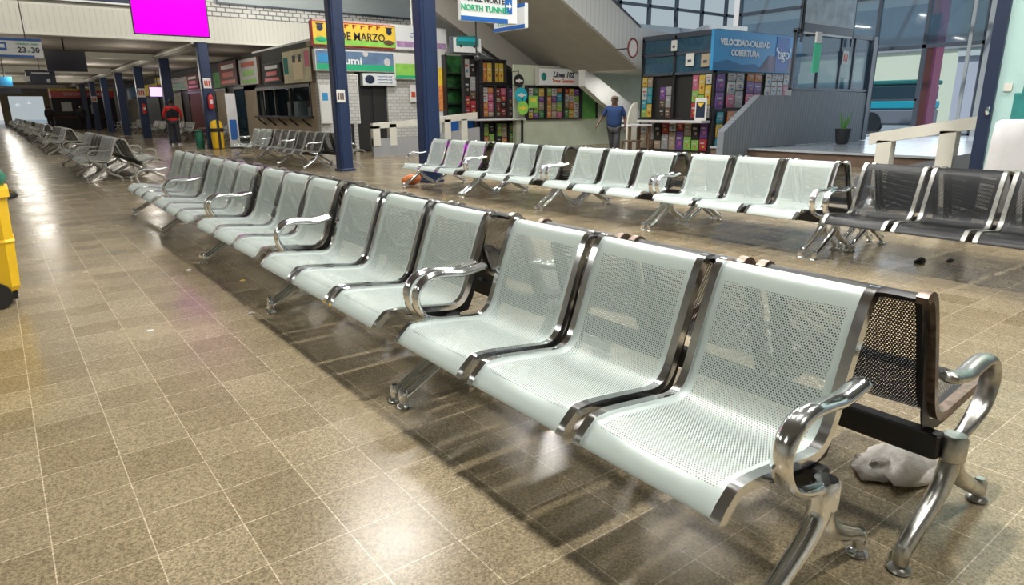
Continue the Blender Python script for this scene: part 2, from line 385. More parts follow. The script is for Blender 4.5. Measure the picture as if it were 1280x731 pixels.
# upper far wall with windows, sky behind
b = MB(); b.box((17.4, 18.3, 4.0), (26, 18.5, 4.35)); b.box((22, 18.1, 0), (26, 18.3, 4.0)); struct(b.build('wall_far', mat('blue_grey_wall', (.24, .29, .34), .6, 0, .08, 1)))
b = MB()
for x in (17.4, 19.0, 20.6, 22.2, 23.8, 25.4): b.box((x, 18.35, 4.35), (x + .14, 18.45, 7.4))
b.box((17.4, 18.35, 4.98), (26, 18.45, 5.08)); b.box((17.4, 18.35, 6.4), (26, 18.45, 6.5)); struct(b.build('window_3', 'mullion'))
b = MB(); b.box((17.4, 18.38, 4.35), (26, 18.4, 7.4)); struct(b.build('window_4', 'glass'))
# glazed wall on the right (faces -X)
GX = 26.0
b = MB()
for y in (-8, -4, -.5, 3.2, 6.2, 8.3, 8.75, 10.55, 12.2, 15.2, 18.0): b.box((GX, y, .3), (GX + .12, y + .12, 7.4))
for z in (3.2, 5.0): b.box((GX, -8, z), (GX + .12, 18.1, z + .12))
for (ya, yb, z) in ((10.6, 12.3, 1.45), (12.2, 15.3, 1.45), (5.5, 8.4, 1.30), (-8, 3.2, 1.3)): b.box((GX, ya, z), (GX + .1, yb, z + .08))
b.box((GX, -8, .28), (GX + .14, 18.1, .38)); struct(b.build('window_5', 'mullion'))
b = MB(); b.box((GX + .04, -8, .3), (GX + .06, 18, 3.2)); struct(b.build('window_6', 'glass'))
b = MB(); b.box((GX + .04, -8, 3.3), (GX + .06, 18, 7.4)); struct(b.build('window_11', 'glassdark'))
b = MB(); b.box((GX - .12, 8.45, .3), (GX + .0, 8.75, 7.4)); b.box((GX - .1, 9.15, .3), (GX - .02, 9.25, 7.4)); struct(b.build('trim_7', mat('pale_grey_mullion', (.30, .33, .35), .5)))
# end wall of the passage with bright openings
b = MB(); cw = []
b.box((-20, 100, 0), (-3.0, 100.3, 3.7)); b.box((-3.0, 100, 3.2), (9.6, 100.3, 3.7)); b.box((1.2, 100, 0), (2.0, 100.3, 3.2)); b.box((5.4, 100, 0), (9.6, 100.3, 3.2))
struct(b.build('wall_passage_end', mat('warm_cream_wall', (.85, .72, .50), .7)))
b = MB(); b.box((2.0, 100.1, 0.0), (5.4, 100.15, 3.2)); struct(b.build('window_7', 'glass'))
# left wall of the hall and passage
b = MB(); b.box((-14.2, -8, 0), (-14, 26, 7.4)); b.box((-9.2, 26, 0), (-9, 100, 3.7)); b.box((-14, 26.3, 0), (-9, 26.5, 3.65)); struct(b.build('wall_left', 'cream'))

# outside ground and things behind the glazing
b = MB(); b.box((27, -60, -.3), (150, 120, 0)); b.box((-60, 104, -.3), (27, 160, 0)); struct(b.build('ground_outside', 'asphalt'))

# ------------------------------------------------------------ pillars
def pillar(x, y, w, h, label, extra=None):
    t = thing('pillar', label, 'pillar', (x, y, 0), 0, 'navy pillars along the hall')
    s = MB(); k = w / 2
    s.box((-k, -k, .02), (k, k, h), 0, .02); s.box((-k + .05, -k - .012, .02), (k - .05, -k, h)); s.box((-k - .012, -k + .05, .02), (-k, k - .05, h)); s.build('shaft', 'blue', t)
    s = MB(); s.box((-k - .03, -k - .03, 0), (k + .03, k + .03, .05), 0, .01); s.build('base_plate', 'blue', t)
    return t
PIL = [(6.30, 10.75, .31, 7.38, 'navy blue square pillar beside the far end of the right white bench row'),
       (6.06, 14.05, .29, 7.38, 'navy blue pillar with a small photo notice, in front of the black benches'),
       (6.25, 26.25 - .25, .34, 3.6, 'navy pillar with fire extinguisher and yellow bin at its foot')]
for k, y in enumerate((32.4, 38.8, 45.2, 51.7, 58.2, 64.6, 71)):
    PIL.append((6.2, y, .36, 3.64, ['first', 'second', 'third', 'fourth', 'fifth', 'sixth', 'seventh'][k] + ' navy pillar beyond the pillar with the fire extinguisher'))
PT = [pillar(*p) for p in PIL]
# notice papers on pillars
def notice(px, py, w, h, X, Y, label, m='paper', mark='textred', name='wall_notice', cat='notice'):
    t = thing(name, label, cat, (X, Y, 0))
    s = MB(); z = py; s.box((-w / 2, -.008, z - h / 2), (w / 2, 0, z + h / 2)); s.build('paper_sheet', m, t)
    s = MB()
    for k in range(3): s.box((-w * .38 + k * w * .27, -.011, z - h * .3), (-w * .38 + k * w * .27 + w * .18, -.008, z + h * .25))
    s.build('printed_mark', mark, t); return t
notice(0, on_y(425, 120, 13.88).z, .19, .26, on_y(426, 120, 13.88).x, 13.88, 'small photo notice stuck on the pillar in front of the black benches', 'paper', 'brown')
notice(0, on_y(259, 104, 25.8).z, .26, .34, on_y(259, 104, 25.8).x, 25.81, 'white and red fire sign on the pillar above the extinguisher')
notice(0, on_y(174, 116, 38.6).z, .34, .42, 6.2, 38.6, 'white and red sign on the second pillar beyond the extinguisher pillar')
notice(0, on_y(111, 124, 58).z, .34, .42, 6.2, 58.0, 'small white sign on the fifth pillar beyond the extinguisher pillar')
def extinguisher(x, y, z, label):
    t = thing('fire_extinguisher', label, 'fire extinguisher', (x, y, z))
    s = MB(); s.lathe([(.02, 0), (.085, .01), (.09, .04), (.09, .40), (.07, .46), (.03, .50)], n=16); s.build('cylinder_body', 'red', t, True)
    s = MB(); s.lathe([(.025, .50), (.025, .55)], n=10); s.box((-.015, -.1, .55), (.015, .05, .575)); s.build('valve_handle', 'black', t)
    s = MB(); s.tube(smooth_path([(.03, 0, .53), (.11, -.02, .48), (.12, -.03, .3), (.10, -.05, .12)]), .012, 8); s.build('hose', 'black', t, True)
    s = MB(); s.box((-.05, -.095, .18), (.05, -.088, .32)); s.build('instruction_label', 'paper', t)
q = on_y(264, 132, 25.7); extinguisher(q.x, 25.7, q.z - .12, 'red fire extinguisher on the pillar above the yellow bin')
extinguisher(6.2, 38.5, 1.2, 'red fire extinguisher on the second pillar beyond the yellow bin')

# ============================================================ BENCHES
PROF = [Vector((-.026, 0, .336)), Vector((-.024, 0, .342)), Vector((-.010, 0, .362)), Vector((.028, 0, .396)), Vector((.034, 0, .400))] + smooth_path([(.045, 0, .403), (.10, 0, .404), (.20, 0, .394), (.31, 0, .381), (.375, 0, .374), (.42, 0, .385), (.452, 0, .415), (.478, 0, .47), (.505, 0, .545), (.535, 0, .63), (.565, 0, .71), (.588, 0, .762), (.607, 0, .788), (.632, 0, .797), (.655, 0, .785)], 3)
def seat_sheet():
    s = MB(); s.uv = []; L = 0; vs = []; NX = 6
    for i, p in enumerate(PROF):
        if i: L += (p - PROF[i - 1]).length
        for k in range(NX + 1):
            w = k / NX; sag = -.006 * math.sin(PI * w) if 3 < i < len(PROF) - 4 else 0
            vs.append((p.x, w * SEAT_W, p.z + sag)); s.uv.append((w * SEAT_W, L))
    fs = [(i * (NX + 1) + k, i * (NX + 1) + k + 1, (i + 1) * (NX + 1) + k + 1, (i + 1) * (NX + 1) + k) for i in range(len(PROF) - 1) for k in range(NX)]
    s.add(vs, fs); return s, L
SHEET, SLEN = seat_sheet()
for nm in ('seat_white', 'seat_black'):
    for nd in M[nm].node_tree.nodes: pass
def find_v1(mname, val):
    # the last LESS_THAN against 1.0 is the upper limit of the perforated field
    for nd in M[mname].node_tree.nodes:
        if nd.type == 'MATH' and nd.operation == 'LESS_THAN' and abs(nd.inputs[1].default_value - 1.0) < 1e-6: nd.inputs[1].default_value = val
find_v1('seat_white', SLEN - .105); find_v1('seat_black', SLEN - .09)
def strip_along(y0, y1, lift0, lift1):
    """closed strip following the seat profile"""
    rings = []
    for i, p in enumerate(PROF):
        t = (PROF[min(i + 1, len(PROF) - 1)] - PROF[max(i - 1, 0)]).normalized(); nx, nz = -t.z, t.x
        a = (p.x + nx * lift0, p.z + nz * lift0); c = (p.x + nx * lift1, p.z + nz * lift1)
        rings.append([(a[0], y0, a[1]), (a[0], y1, a[1]), (c[0], y1 - .002, c[1]), (c[0], y0 + .002, c[1])])
    return MB().loft(rings)
YL0, YL1 = .0, 1.74
LDX = 0.0
def leg_mb(y, fine=True):
    s = MB(); n = 12 if fine else 6; sd = (0, 1, 0); k = 4 if fine else 2
    P = smooth_path([(.345, y, .335), (.335, y, .29), (.32, y, .24), (.265, y, .185), (.17, y, .125), (.09, y, .078), (.035, y, .048)], k); m = len(P)
    s.tube(P, [.034 - .013 * i / m for i in range(m)], n, sd, [.034 - .012 * i / m for i in range(m)])
    P = smooth_path([(.335, y, .29), (.37, y, .215), (.42, y, .165), (.49, y, .125), (.55, y, .095), (.60, y, .06)], k); m = len(P)
    s.tube(P, [.034 - .014 * i / m for i in range(m)], n, sd, [.030 - .009 * i / m for i in range(m)])
    for x in (.022, .60): s.lathe([(.016, .02), (.022, .03), (.023, .068), (.014, .084)], (x, y, 0), n)
    s.lathe([(.030, .265), (.038, .272), (.038, .338), (.030, .350)], (.345, y, 0), n + 4)
    return s
def pads_mb(y, fine=True):
    s = MB()
    for x in (.022, .60): s.lathe([(.030, 0), (.033, .006), (.028, .014), (.012, .022), (.010, .03)], (x, y, 0), 14 if fine else 8)
    return s
def arm_mb(y, fine=True):
    s = MB(); k = 5 if fine else 2
    P = smooth_path([(.345, y, .33), (.27, y, .340), (.19, y, .365), (.125, y, .41), (.09, y, .475), (.098, y, .535), (.14, y, .578), (.20, y, .592), (.28, y, .588), (.36, y, .580), (.43, y, .590), (.485, y, .600)], k); m = len(P)
    s.tube(P, [.017] * (m - 2) + [.015, .007], 14 if fine else 6, (0, 1, 0), [.017 + .012 * min(1, i / (m * .25)) for i in range(m - 2)] + [.025, .010])
    return s
def make_bench(kind, seats=3, seat_mat=None, trim='chrome', metal='chrome', label='', ldx=0.0):
    def sh_(mb): mb.v = [(x + ldx, y, z) for x, y, z in mb.v]; return mb
    t = thing('waiting_bench', label, 'bench')
    sm = seat_mat or ('seat_white' if kind == 'white' else 'seat_black')
    for j in range(seats):
        y0 = .067 + j * .558
        se = MB(); se.v = [(x, y + y0, z) for x, y, z in SHEET.v]; se.f = SHEET.f; se.mi = SHEET.mi; se.uv = SHEET.uv
        so = se.build('seat_shell', sm, t, 'all')
        for yy in (y0 - .014, y0 + SEAT_W - .020): strip_along(yy, yy + .034, -.017, .010).build('side_trim', trim, so, True)
        for yy in (y0 + .004, y0 + SEAT_W - .010):
            br = MB()
            pr_ = [(.10, .385), (.20, .375), (.31, .362), (.38, .355), (.44, .375), (.48, .43), (.54, .60), (.575, .70), (.60, .75), (.585, .70), (.545, .55), (.50, .40), (.47, .335), (.36, .325), (.25, .335)]
            br.prism([(p[0] + .012, p[1]) for p in pr_], 1, yy, yy + .006)
            br.build('seat_bracket', 'beam', so)
    s = MB(); s.box((.355, .02, .272), (.405, 1.72, .352), 0, .006); sh_(s).build('beam', 'beam', t)
    for y in (YL0, YL1):
        lg = sh_(leg_mb(y)).build('leg', metal, t, True)
        for x in (.022, .60): s = MB(); s.lathe([(.030, 0), (.033, .006), (.028, .014), (.012, .022), (.010, .03)], (x, y, 0), 14); sh_(s).build('foot_pad', metal, lg, True)
        am = arm_mb(y); k_ = .84 if ldx else .92; zk = .035 if ldx else .012; am.v = [(.345 + (x - .345) * (k_ if x < .345 else 1), yy, z - zk * min(1, max(0, (z - .36) / .2))) for x, yy, z in am.v]
        sh_(am).build('armrest', metal, t, True)
    return t
ORD = ['first', 'second', 'third', 'fourth', 'fifth', 'sixth', 'seventh', 'eighth', 'ninth', 'tenth']
def place(o, x, y, flip, label, group):
    o.location = (x, y + (1.74 if flip else 0), 0); o.rotation_euler = (0, 0, PI if flip else 0); tag(o, label, 'bench', group)
white = make_bench('white'); black_near = make_bench('black', metal='pewter', trim='brown_edge', ldx=.10); black = make_bench('black', trim='pewter', metal='chrome'); black_b = make_bench('black', trim='pewter', metal='chrome', ldx=.10)
XA = 1.235
GA = 'white benches of the front row'
for i, y in enumerate((.725, 2.545, 4.385, 6.17, 7.965)):
    o = white if i == 0 else copy_tree(white)
    place(o, XA + (.03 if i == 2 else 0) + .01 * (i > 2), y, False, 'white perforated three-seat bench, %s from the near end of the front row' % ORD[i], GA)
for i, y in enumerate((.615, 2.44, 4.26, 6.08, 7.9)):
    o = black_near if i == 0 else (black_b if i == 1 else copy_tree(black_b))
    place(o, 2.555 + (.05 if i >= 2 else 0), y, True, 'black mesh bench back to back with the %s white bench of the front row' % ORD[i], 'black benches behind the front row')
XB = 5.45
for i, y in enumerate((2.99, 4.82, 6.67, 8.5)):
    place(copy_tree(white), XB, y, False, 'white perforated three-seat bench, %s white one from the right in the second row' % ORD[i], 'white benches of the second row')
for i, y in enumerate((1.13, -.75)):
    place(black if i == 0 else copy_tree(black), XB, y, False, ['black mesh bench with dull metal trims next to the white benches of the second row', 'black mesh bench cut off by the right edge of the photo'][i], 'black benches of the second row')
for i, y in enumerate((-.75, 1.1, 2.95, 4.78, 6.6, 8.45)):
    place(copy_tree(black_b), XB + 1.335, y, True, 'black bench facing away, %s from the right behind the second row' % ORD[i], 'black benches behind the second row')
# third block between the pillars
for i, (y, k) in enumerate(((14.95, black), (16.75, black), (18.6, white))):
    place(copy_tree(k), XB, y, False, ['black bench just beyond the pillar with the photo notice', 'black bench in the middle of the block between the pillars', 'white bench at the far end of the block between the pillars'][i], 'benches between the pillars')
for i, y in enumerate((14.5, 16.3, 18.1)):
    place(copy_tree(black_b), XB + 1.335, y, True, 'black bench facing the shops, %s beyond the pillar with the photo notice' % ORD[i], 'benches facing the shops')
# simple one-mesh bench for the far blocks
def far_bench_mesh(name, sm):
    s = MB(); prof = PROF[::5] + [PROF[-1]]
    for j in range(3):
        y0 = .067 + j * .558
        rings = []
        for i, p in enumerate(prof):
            t = (prof[min(i + 1, len(prof) - 1)] - prof[max(i - 1, 0)]).normalized(); nx, nz = -t.z * .008, t.x * .008
            rings.append([(p.x + nx, y0, p.z + nz), (p.x + nx, y0 + SEAT_W, p.z + nz), (p.x - nx, y0 + SEAT_W, p.z - nz), (p.x - nx, y0, p.z - nz)])
        s.loft(rings, 0)
        for yy in (y0 - .014, y0 + SEAT_W - .012):
            rr = []
            for i, p in enumerate(prof):
                t = (prof[min(i + 1, len(prof) - 1)] - prof[max(i - 1, 0)]).normalized(); nx, nz = -t.z * .014, t.x * .014
                rr.append([(p.x + nx, yy, p.z + nz), (p.x + nx, yy + .026, p.z + nz), (p.x - nx, yy + .026, p.z - nz), (p.x - nx, yy, p.z - nz)])
            s.loft(rr, 1)
    s.box((.355, .02, .285), (.405, 1.72, .362), 2)
    for y in (YL0, YL1):
        for q in (leg_mb(y, False), pads_mb(y, False), arm_mb(y, False)): s.add(q.v, q.f, 1)
    o = s.build(name, [sm, 'pewter', 'beam']); return o
fw_ = far_bench_mesh('waiting_bench', mat('white_sheet_far', (.34, .37, .36), .5, .1)); fb_ = far_bench_mesh('waiting_bench', mat('black_sheet_far', (.03, .03, .033), .35, .3))
used = set()
def far(k, x, y, flip, label, group):
    src = {'w': fw_, 'b': fb_}[k]
    o = src if k not in used else src.copy()
    if k in used: col.objects.link(o)
    used.add(k); place(o, x, y, flip, label, group)
blocks = [(14.9, 3), (25.5, 3), (36.0, 4), (48, 4), (60, 4), (72, 4)]
for bi, (y0, n) in enumerate(blocks):
    for i in range(n):
        y = y0 + i * 1.83
        far('b' if (bi, i) in ((0, 1), (1, 1), (1, 2), (2, 1), (3, 2)) else 'w', XA, y, False, '%s metal bench facing the left aisle in the %s block beyond the front row' % (ORD[i], ORD[bi]), 'far benches of the left line')
        far('w' if (bi, i) in ((0, 0), (0, 2)) else 'b', XA + 1.335, y - .12, True, '%s metal bench facing the pillars in the %s block beyond the front row' % (ORD[i], ORD[bi]), 'far benches facing the pillars')
for bi, (y0, n) in enumerate(((28.2, 2), (34.2, 2), (40.6, 2), (46.9, 2), (53.4, 2))):
    for i in range(n):
        far('b' if (bi == 0 or i) else 'w', XB + 1.5, y0 + i * 1.83, False, 'metal bench in the passage, %s of the pair after the %s passage pillar' % (ORD[i], ORD[bi]), 'benches between the passage pillars')

# ============================================================ SCREENS AND HANGING SIGNS
def screen(px0, py0, px1, py1, Y, label, face, top_z=None, pole=3.0):
    a = on_y(px0, py1, Y); c = on_y(px1, py1, Y); w = c.x - a.x; h = w * .5625
    t = thing('television_screen', label, 'television', ((a.x + c.x) / 2, Y, a.z))
    s = MB(); s.box((-w / 2 - .02, 0, -.02), (w / 2 + .02, .06, h + .02), 0, .01); s.build('casing', 'black', t)
    s = MB(); s.box((-w / 2, -.006, 0), (w / 2, 0, h)); s.build('display_panel', face, t)
    s = MB(); s.tube([(0, .10, h * .5), (0, .10, pole - a.z)], .025, 8); s.box((-.12, .05, h * .35), (.12, .12, h * .65)); s.build('ceiling_mount', 'black', t)
    return t
screen(169, 0, 261, 41, 15.0, 'large television glowing plain magenta, hanging over the left aisle', 'magenta', pole=7.4)
screen(60, 0, 109, 88, 27.5, 'dark switched-off television hanging under the mezzanine', 'screen_off', pole=3.66)
q = on_x(188, 115, 8.6)
t = thing('television_screen', 'small glowing violet screen among the passage shops', 'television', (8.3, 46, 2.15)); s = MB(); s.box((-.5, 0, 0), (.5, .07, .6), 0, .01); s.build('casing', 'black', t); s = MB(); s.box((-.46, -.008, .04), (.46, 0, .56)); s.build('display_panel', 'violet', t)
s = MB(); s.tube([(0, .04, .6), (0, .04, 1.55)], .02, 6); s.build('ceiling_mount', 'black', t)

def hang_sign(name, label, loc, rz, w, h, bands, rods, cat='sign', dep=.08, panel='signwhite', group=None):
    t = thing(name, label, cat, loc, rz, group)
    s = MB(); s.box((-w / 2, 0, 0), (w / 2, dep, h), 0, .008); s.build('sign_panel', panel, t)
    for (z0, z1, x0, x1, m) in bands:
        s = MB(); s.box((x0 * w - w / 2, -.006, z0 * h), (x1 * w - w / 2, 0, z1 * h)); s.build('colour_band', m, t)
    s = MB()
    for (x, z) in rods: s.tube([(x * w - w / 2, dep / 2, h), (x * w - w / 2, dep / 2, z)], .012, 6)
    if rods: s.build('hanger_rod', 'black', t)
    return t
# TUNEL NORTE sign
a = on_y(577, 25, 8.0); c = on_y(646, 28, 8.0); w = c.x - a.x + .02
t = hang_sign('hanging_sign', 'white and blue direction sign reading TUNEL NORTE with arrow', ((a.x + c.x) / 2, 8.0, a.z), 0, w, .46, [(0, .13, 0, .82, 'signblue'), (.87, 1, 0, 1, 'signblue')], [(.15, 7.4 - a.z), (.85, 7.4 - a.z)])
text('TUNEL NORTE', .105, 'textdark', t, (-.10, -.008, .285), bold=.002)
text('NORTH TUNNEL', .105, 'textgreen', t, (-.08, -.008, .165), bold=.002)
s = MB(); s.box((w * .27, -.006, .13), (w * .40, 0, .33)); s.build('arrow_plate', 'signblue', t)
s = MB(); s.box((w * .285, -.011, .215), (w * .35, -.006, .245)); s.prism([(w * .34, .18), (w * .39, .23), (w * .34, .28)], 1, -.011, -.006); s.build('arrow', 'textwhite', t)
s = MB(); s.box((w * .36, -.008, .01), (w * .48, 0, .05)); s.build('logo_plate', 'signwhite', t)
s = MB(); s.tube([(-w * .22, .04, 0), (-w * .22, .04, -.48)], .012, 6); s.ball((-w * .22, .04, -.47), .035); s.tube([(-w * .22, .04, -.38), (-w * .02, .04, -.46)], .01, 6); s.build('drop_rod', 'black', t)
# rotated sign behind it
a = on_x(617, 41, 7.6); c = on_x(656, 31, 7.6); w = a.y - c.y
t = hang_sign('hanging_sign', 'white and blue sign seen at an angle just right of the TUNEL NORTE sign', (7.6, (a.y + c.y) / 2, a.z), FX, w, .40, [(0, .16, 0, 1, 'signblue'), (.86, 1, 0, 1, 'signblue')], [(.8, 7.4 - a.z)], panel='signwhite')
text('TUNEL', .12, 'textdark', t, (-w * .1, -.008, .25)); text('TUNNEL', .12, 'textgreen', t, (-w * .1, -.008, .13))
# platform number sign 23 a 30
a = on_y(-22, 74, 20.0); c = on_y(55, 73, 20.0); w = c.x - a.x
t = hang_sign('hanging_sign', 'white and blue lane sign with the numbers 23 and 30', ((a.x + c.x) / 2, 20, c.z), 0, w, .43, [(0, .13, 0, .85, 'signblue'), (.86, 1, 0, 1, 'signblue')], [(.3, 7.4 - c.z), (.75, 7.4 - c.z)])
text('23', .17, 'textdark', t, (w * .16, -.008, .17), bold=.004); text('a', .10, 'textgreen', t, (w * .27, -.008, .15)); text('30', .17, 'textdark', t, (w * .38, -.008, .17), bold=.004)
text('CARRILES  LANES', .055, 'textgreen', t, (w * .26, -.008, .305))
s = MB(); s.box((-w * .22, -.006, .15), (-w * .08, 0, .33)); s.build('bus_symbol_plate', 'signblue', t)
s = MB(); s.box((-w * .19, -.010, .21), (-w * .11, -.006, .29)); s.build('bus_symbol', 'textwhite', t)
# further signs in the passage
for (px0, px1, py0, py1, Y, lab, pm) in ((34, 68, 88, 105, 34, 'dark blue information board with white lettering under the mezzanine', 'signnavy'), (0, 14, 96, 108, 36, 'small pale blue sign at the left edge of the passage', 'skyblue'), (-10, 26, 110, 117, 40, 'long dark sign hanging low at the left end of the passage', 'signnavy')):
    a = on_y(px0, py1, Y); c = on_y(px1, py0, Y)
    t = hang_sign('hanging_sign', lab, ((a.x + c.x) / 2, Y, a.z), 0, c.x - a.x, c.z - a.z, [], [(.5, 3.74 - a.z)], panel=pm)
    if px0 == 34:
        s = MB(); s.box((-.3, -.008, (c.z - a.z) * .74), (.3, 0, (c.z - a.z) * .84)); s.box((-.6, -.008, .1), (-.38, 0, .3)); s.box((.18, -.008, .07), (.3, 0, .2)); s.build('white_mark', 'textwhite', t)
# dark blue upper board above the fascia (top left)
a = on_y(40, 6, 25.9); c = on_y(163, 6, 25.9)
t = hang_sign('upper_board', 'dark blue board with white edge above the cream mezzanine front', ((a.x + c.x) / 2 - 1.0, 25.9, 4.62), 0, 6.0, .9, [(0, .06, 0, 1, 'signwhite')], [], panel='signnavy')


# ============================================================ SHOP SIGNS (Y 20 facade)
def board(name, label, px0, px1, pyt, pyb, Y, frame, fill, cat='sign', dep=.2):
    """signboard facing -Y: real size taken from its plane"""
    a = on_y(px0, pyb, Y); c = on_y(px1, pyt + (px1 - px0) * .03, Y); w = c.x - a.x; top = on_y(px0, pyt, Y).z; h = top - a.z
    t = thing(name, label, cat, ((a.x + c.x) / 2, Y, a.z))
    s = MB(); s.box((-w / 2, 0, 0), (w / 2, dep, h), 0, .01); s.build('frame', frame, t)
    s = MB(); s.box((-w / 2 + .03, -.008, .03), (w / 2 - .03, 0, h - .03)); s.build('sign_face', fill, t)
    return t, w, h
def strip(t, x0, x1, z0, z1, m, name='colour_band', y=-.014): s = MB(); s.box((x0, y, z0), (x1, y + .006, z1)); return s.build(name, m, t)
t, w, h = board('shop_sign', 'yellow shop sign reading DE MARZO with green lower edge', 391, 494, 25, 56, 19.8, 'red', 'gold')
strip(t, -w / 2 + .03, w / 2 - .03, .03, h * .30, 'lime'); text('DE MARZO', h * .48, 'textdark', t, (.22, -.022, h * .42), bold=.004, sx=.92)
s = MB()
for k in range(5): s.box((-.35 + k * .26, -.02, h * .76), (-.30 + k * .26, -.014, h * .92)); s.box((-.35 + k * .26, -.02, h * .86), (-.22 + k * .26, -.014, h * .92))
s.build('flag_row', 'textred', t)
for sx_ in (-1, 1):
    s = MB(); s.ball((sx_ * w * .41, -.02, h * .72), .10, 8, (1, .1, 1)); s.prism([(sx_ * w * .41 - .13, h * .9), (sx_ * w * .41, h * .72), (sx_ * w * .41 + .13, h * .9)], 1, -.025, -.014); s.build('emblem', 'signnavy', t)
    s = MB(); s.ball((sx_ * w * .40, -.02, h * .25), .13, 8, (1.4, .1, .6)); s.build('emblem', 'wood' if sx_ > 0 else 'textgreen', t)
t, w, h = board('shop_sign', 'blue and green shop sign with white lettering under the yellow one', 395, 492, 61, 88, 19.8, 'white', mat('blue_violet_face', (.12, .20, .34), .5, 0, .3, 2))
strip(t, -w / 2 + .03, w / 2 - .03, .03, h * .34, 'textgreen'); text('umi', h * .5, 'textwhite', t, (-.1, -.022, h * .5), bold=.006, sx=1.3)
s = MB(); s.ball((w * .12, -.02, h * .86), .09, 10, (1, .1, 1)); s.ball((w * .4, -.02, h * .5), .12, 10, (1, .1, 1)); s.build('printed_ring', 'cloth', t)
strip(t, -w / 2 + .1, -w / 2 + .5, h * .4, h * .8, 'skyblue', 'emblem')
t, w, h = board('shop_sign', 'white sign with dark round logo hanging over the dark doorway', 454, 495, 91, 107, 19.85, 'signwhite', 'signwhite')
s = MB(); s.ball((-w * .30, -.02, h * .5), .13, 10, (1.3, .1, 1)); s.build('round_logo', 'signnavy', t)
for k in range(3): text('transporte de carga', h * .17, 'signblue', t, (w * .15, -.012, h * (.75 - .24 * k)))
t, w, h = board('shop_sign', 'white sign with violet mountain strip between the two near pillars', 494, 558, 31, 62, 19.8, 'white', 'signwhite')
text('Continental', h * .27, 'signblue', t, (.02, -.012, h * .62), shear=.2); strip(t, -w / 2 + .05, w / 2 - .05, h * .12, h * .36, mat('violet_strip', (.40, .25, .45), .6, 0, .3, 8))
t, w, h = board('shop_sign', 'lime green poster board below the mountain sign', 494, 520, 66, 99, 19.8, 'white', 'lime')
strip(t, -w / 2 + .03, w / 2 - .03, h * .6, h - .03, 'paper'); strip(t, -w / 2 + .03, w / 2 - .03, .03, h * .15, 'textgreen')
t, w, h = board('wall_notice', 'small white and red notice on the brick wall left of the near pillar', 513, 520, 106, 128, 19.9, 'paper', 'paper', 'notice', .02)
strip(t, -w * .3, w * .3, h * .3, h * .6, 'textred', 'printed_mark')
t, w, h = board('door_screen', 'pale grey brick-patterned panel beside the dark doorway', 430, 447, 92, 155, 19.6, 'white', 'brickw', 'panel', .04)
s = MB(); s.box((-.04, 0, -on_y(430, 155, 19.6).z), (.04, .04, 0)); s.build('support_post', 'black', t)
t, w, h = board('wall_notice', 'white poster on the wall left of the pillar with the photo notice', 402, 412, 106, 155, 19.9, 'paper', 'white', 'notice', .02)
strip(t, -w * .25, w * .25, h * .6, h * .8, 'skyblue', 'printed_mark')
# projecting / corner signs of the passage shops (face -X)
def xboard(name, label, X, px0, px1, pyt, pyb, frame, fill, cat='sign', dep=.1):
    a = on_x(px0, pyb, X); c = on_x(px1, pyb, X); top = on_x(px0, pyt, X).z; w = a.y - c.y; h = top - a.z
    t = thing(name, label, cat, (X, (a.y + c.y) / 2, a.z), FX)
    s = MB(); s.box((-w / 2, 0, 0), (w / 2, dep, h), 0, .01); s.build('frame', frame, t)
    s = MB(); s.box((-w / 2 + .03, -.008, .03), (w / 2 - .03, 0, h - .03)); s.build('sign_face', fill, t)
    return t, w, h
t, w, h = xboard('shop_sign', 'large yellowish lit shop sign with two figures above the tan counter', 7.85, 356, 391, 64, 106, 'wood', mat('pale_yellow_face', (.62, .58, .38), .5, 0, .2, 2))
strip(t, -w * .12, w * .22, h * .12, h * .72, mat('cream_glow_print', (.85, .72, .45), .5), 'printed_picture'); strip(t, -w * .12, -w * .02, h * .62, h * .82, 'textdark', 'printed_picture', -.016); strip(t, w * .1, w * .18, h * .62, h * .82, 'textdark', 'printed_picture', -.016)
strip(t, -w * .46, -w * .3, h * .3, h * .8, 'tealdark', 'printed_picture')
strip(t, w * .3, w * .45, h * .45, h * .9, 'pink', 'printed_picture')
for (px0, px1, pyt, pyb, X, lab, fr, fi, tx) in (
    (301, 324, 74, 108, 7.85, 'tall cream shop sign with green lower band in the passage', 'wood', 'paper', 'lime'),
    (330, 352, 80, 104, 7.85, 'dark shop sign with a red figure beside the tan counter', 'black', 'dark', 'red'),
    (276, 298, 78, 108, 9.38, 'dark wine-coloured shop sign in the passage', 'black', 'maroon', 'textred'),
    (214, 235, 99, 114, 9.38, 'pale round-cornered shop sign left of the extinguisher pillar', 'white', 'ceil_cream', 'textgreen'),
    (235, 249, 94, 112, 9.38, 'pinkish poster sign beside the extinguisher pillar', 'maroon', 'maroon', 'pink'),
    (196, 206, 97, 117, 9.38, 'olive shop sign behind the passage pillars', 'wood', 'gold', 'wood')):
    t, w, h = xboard('shop_sign', lab, X, px0, px1, pyt, pyb, fr, fi)
    strip(t, -w * .4, w * .4, h * .08, h * .22, tx); strip(t, -w * .3, w * .3, h * .35, h * .55, 'lime' if tx == 'lime' else tx, 'printed_mark')
    strip(t, -w * .35, w * .35, h * .68, h * .85, 'textred' if tx == 'lime' else 'paper', 'printed_mark')
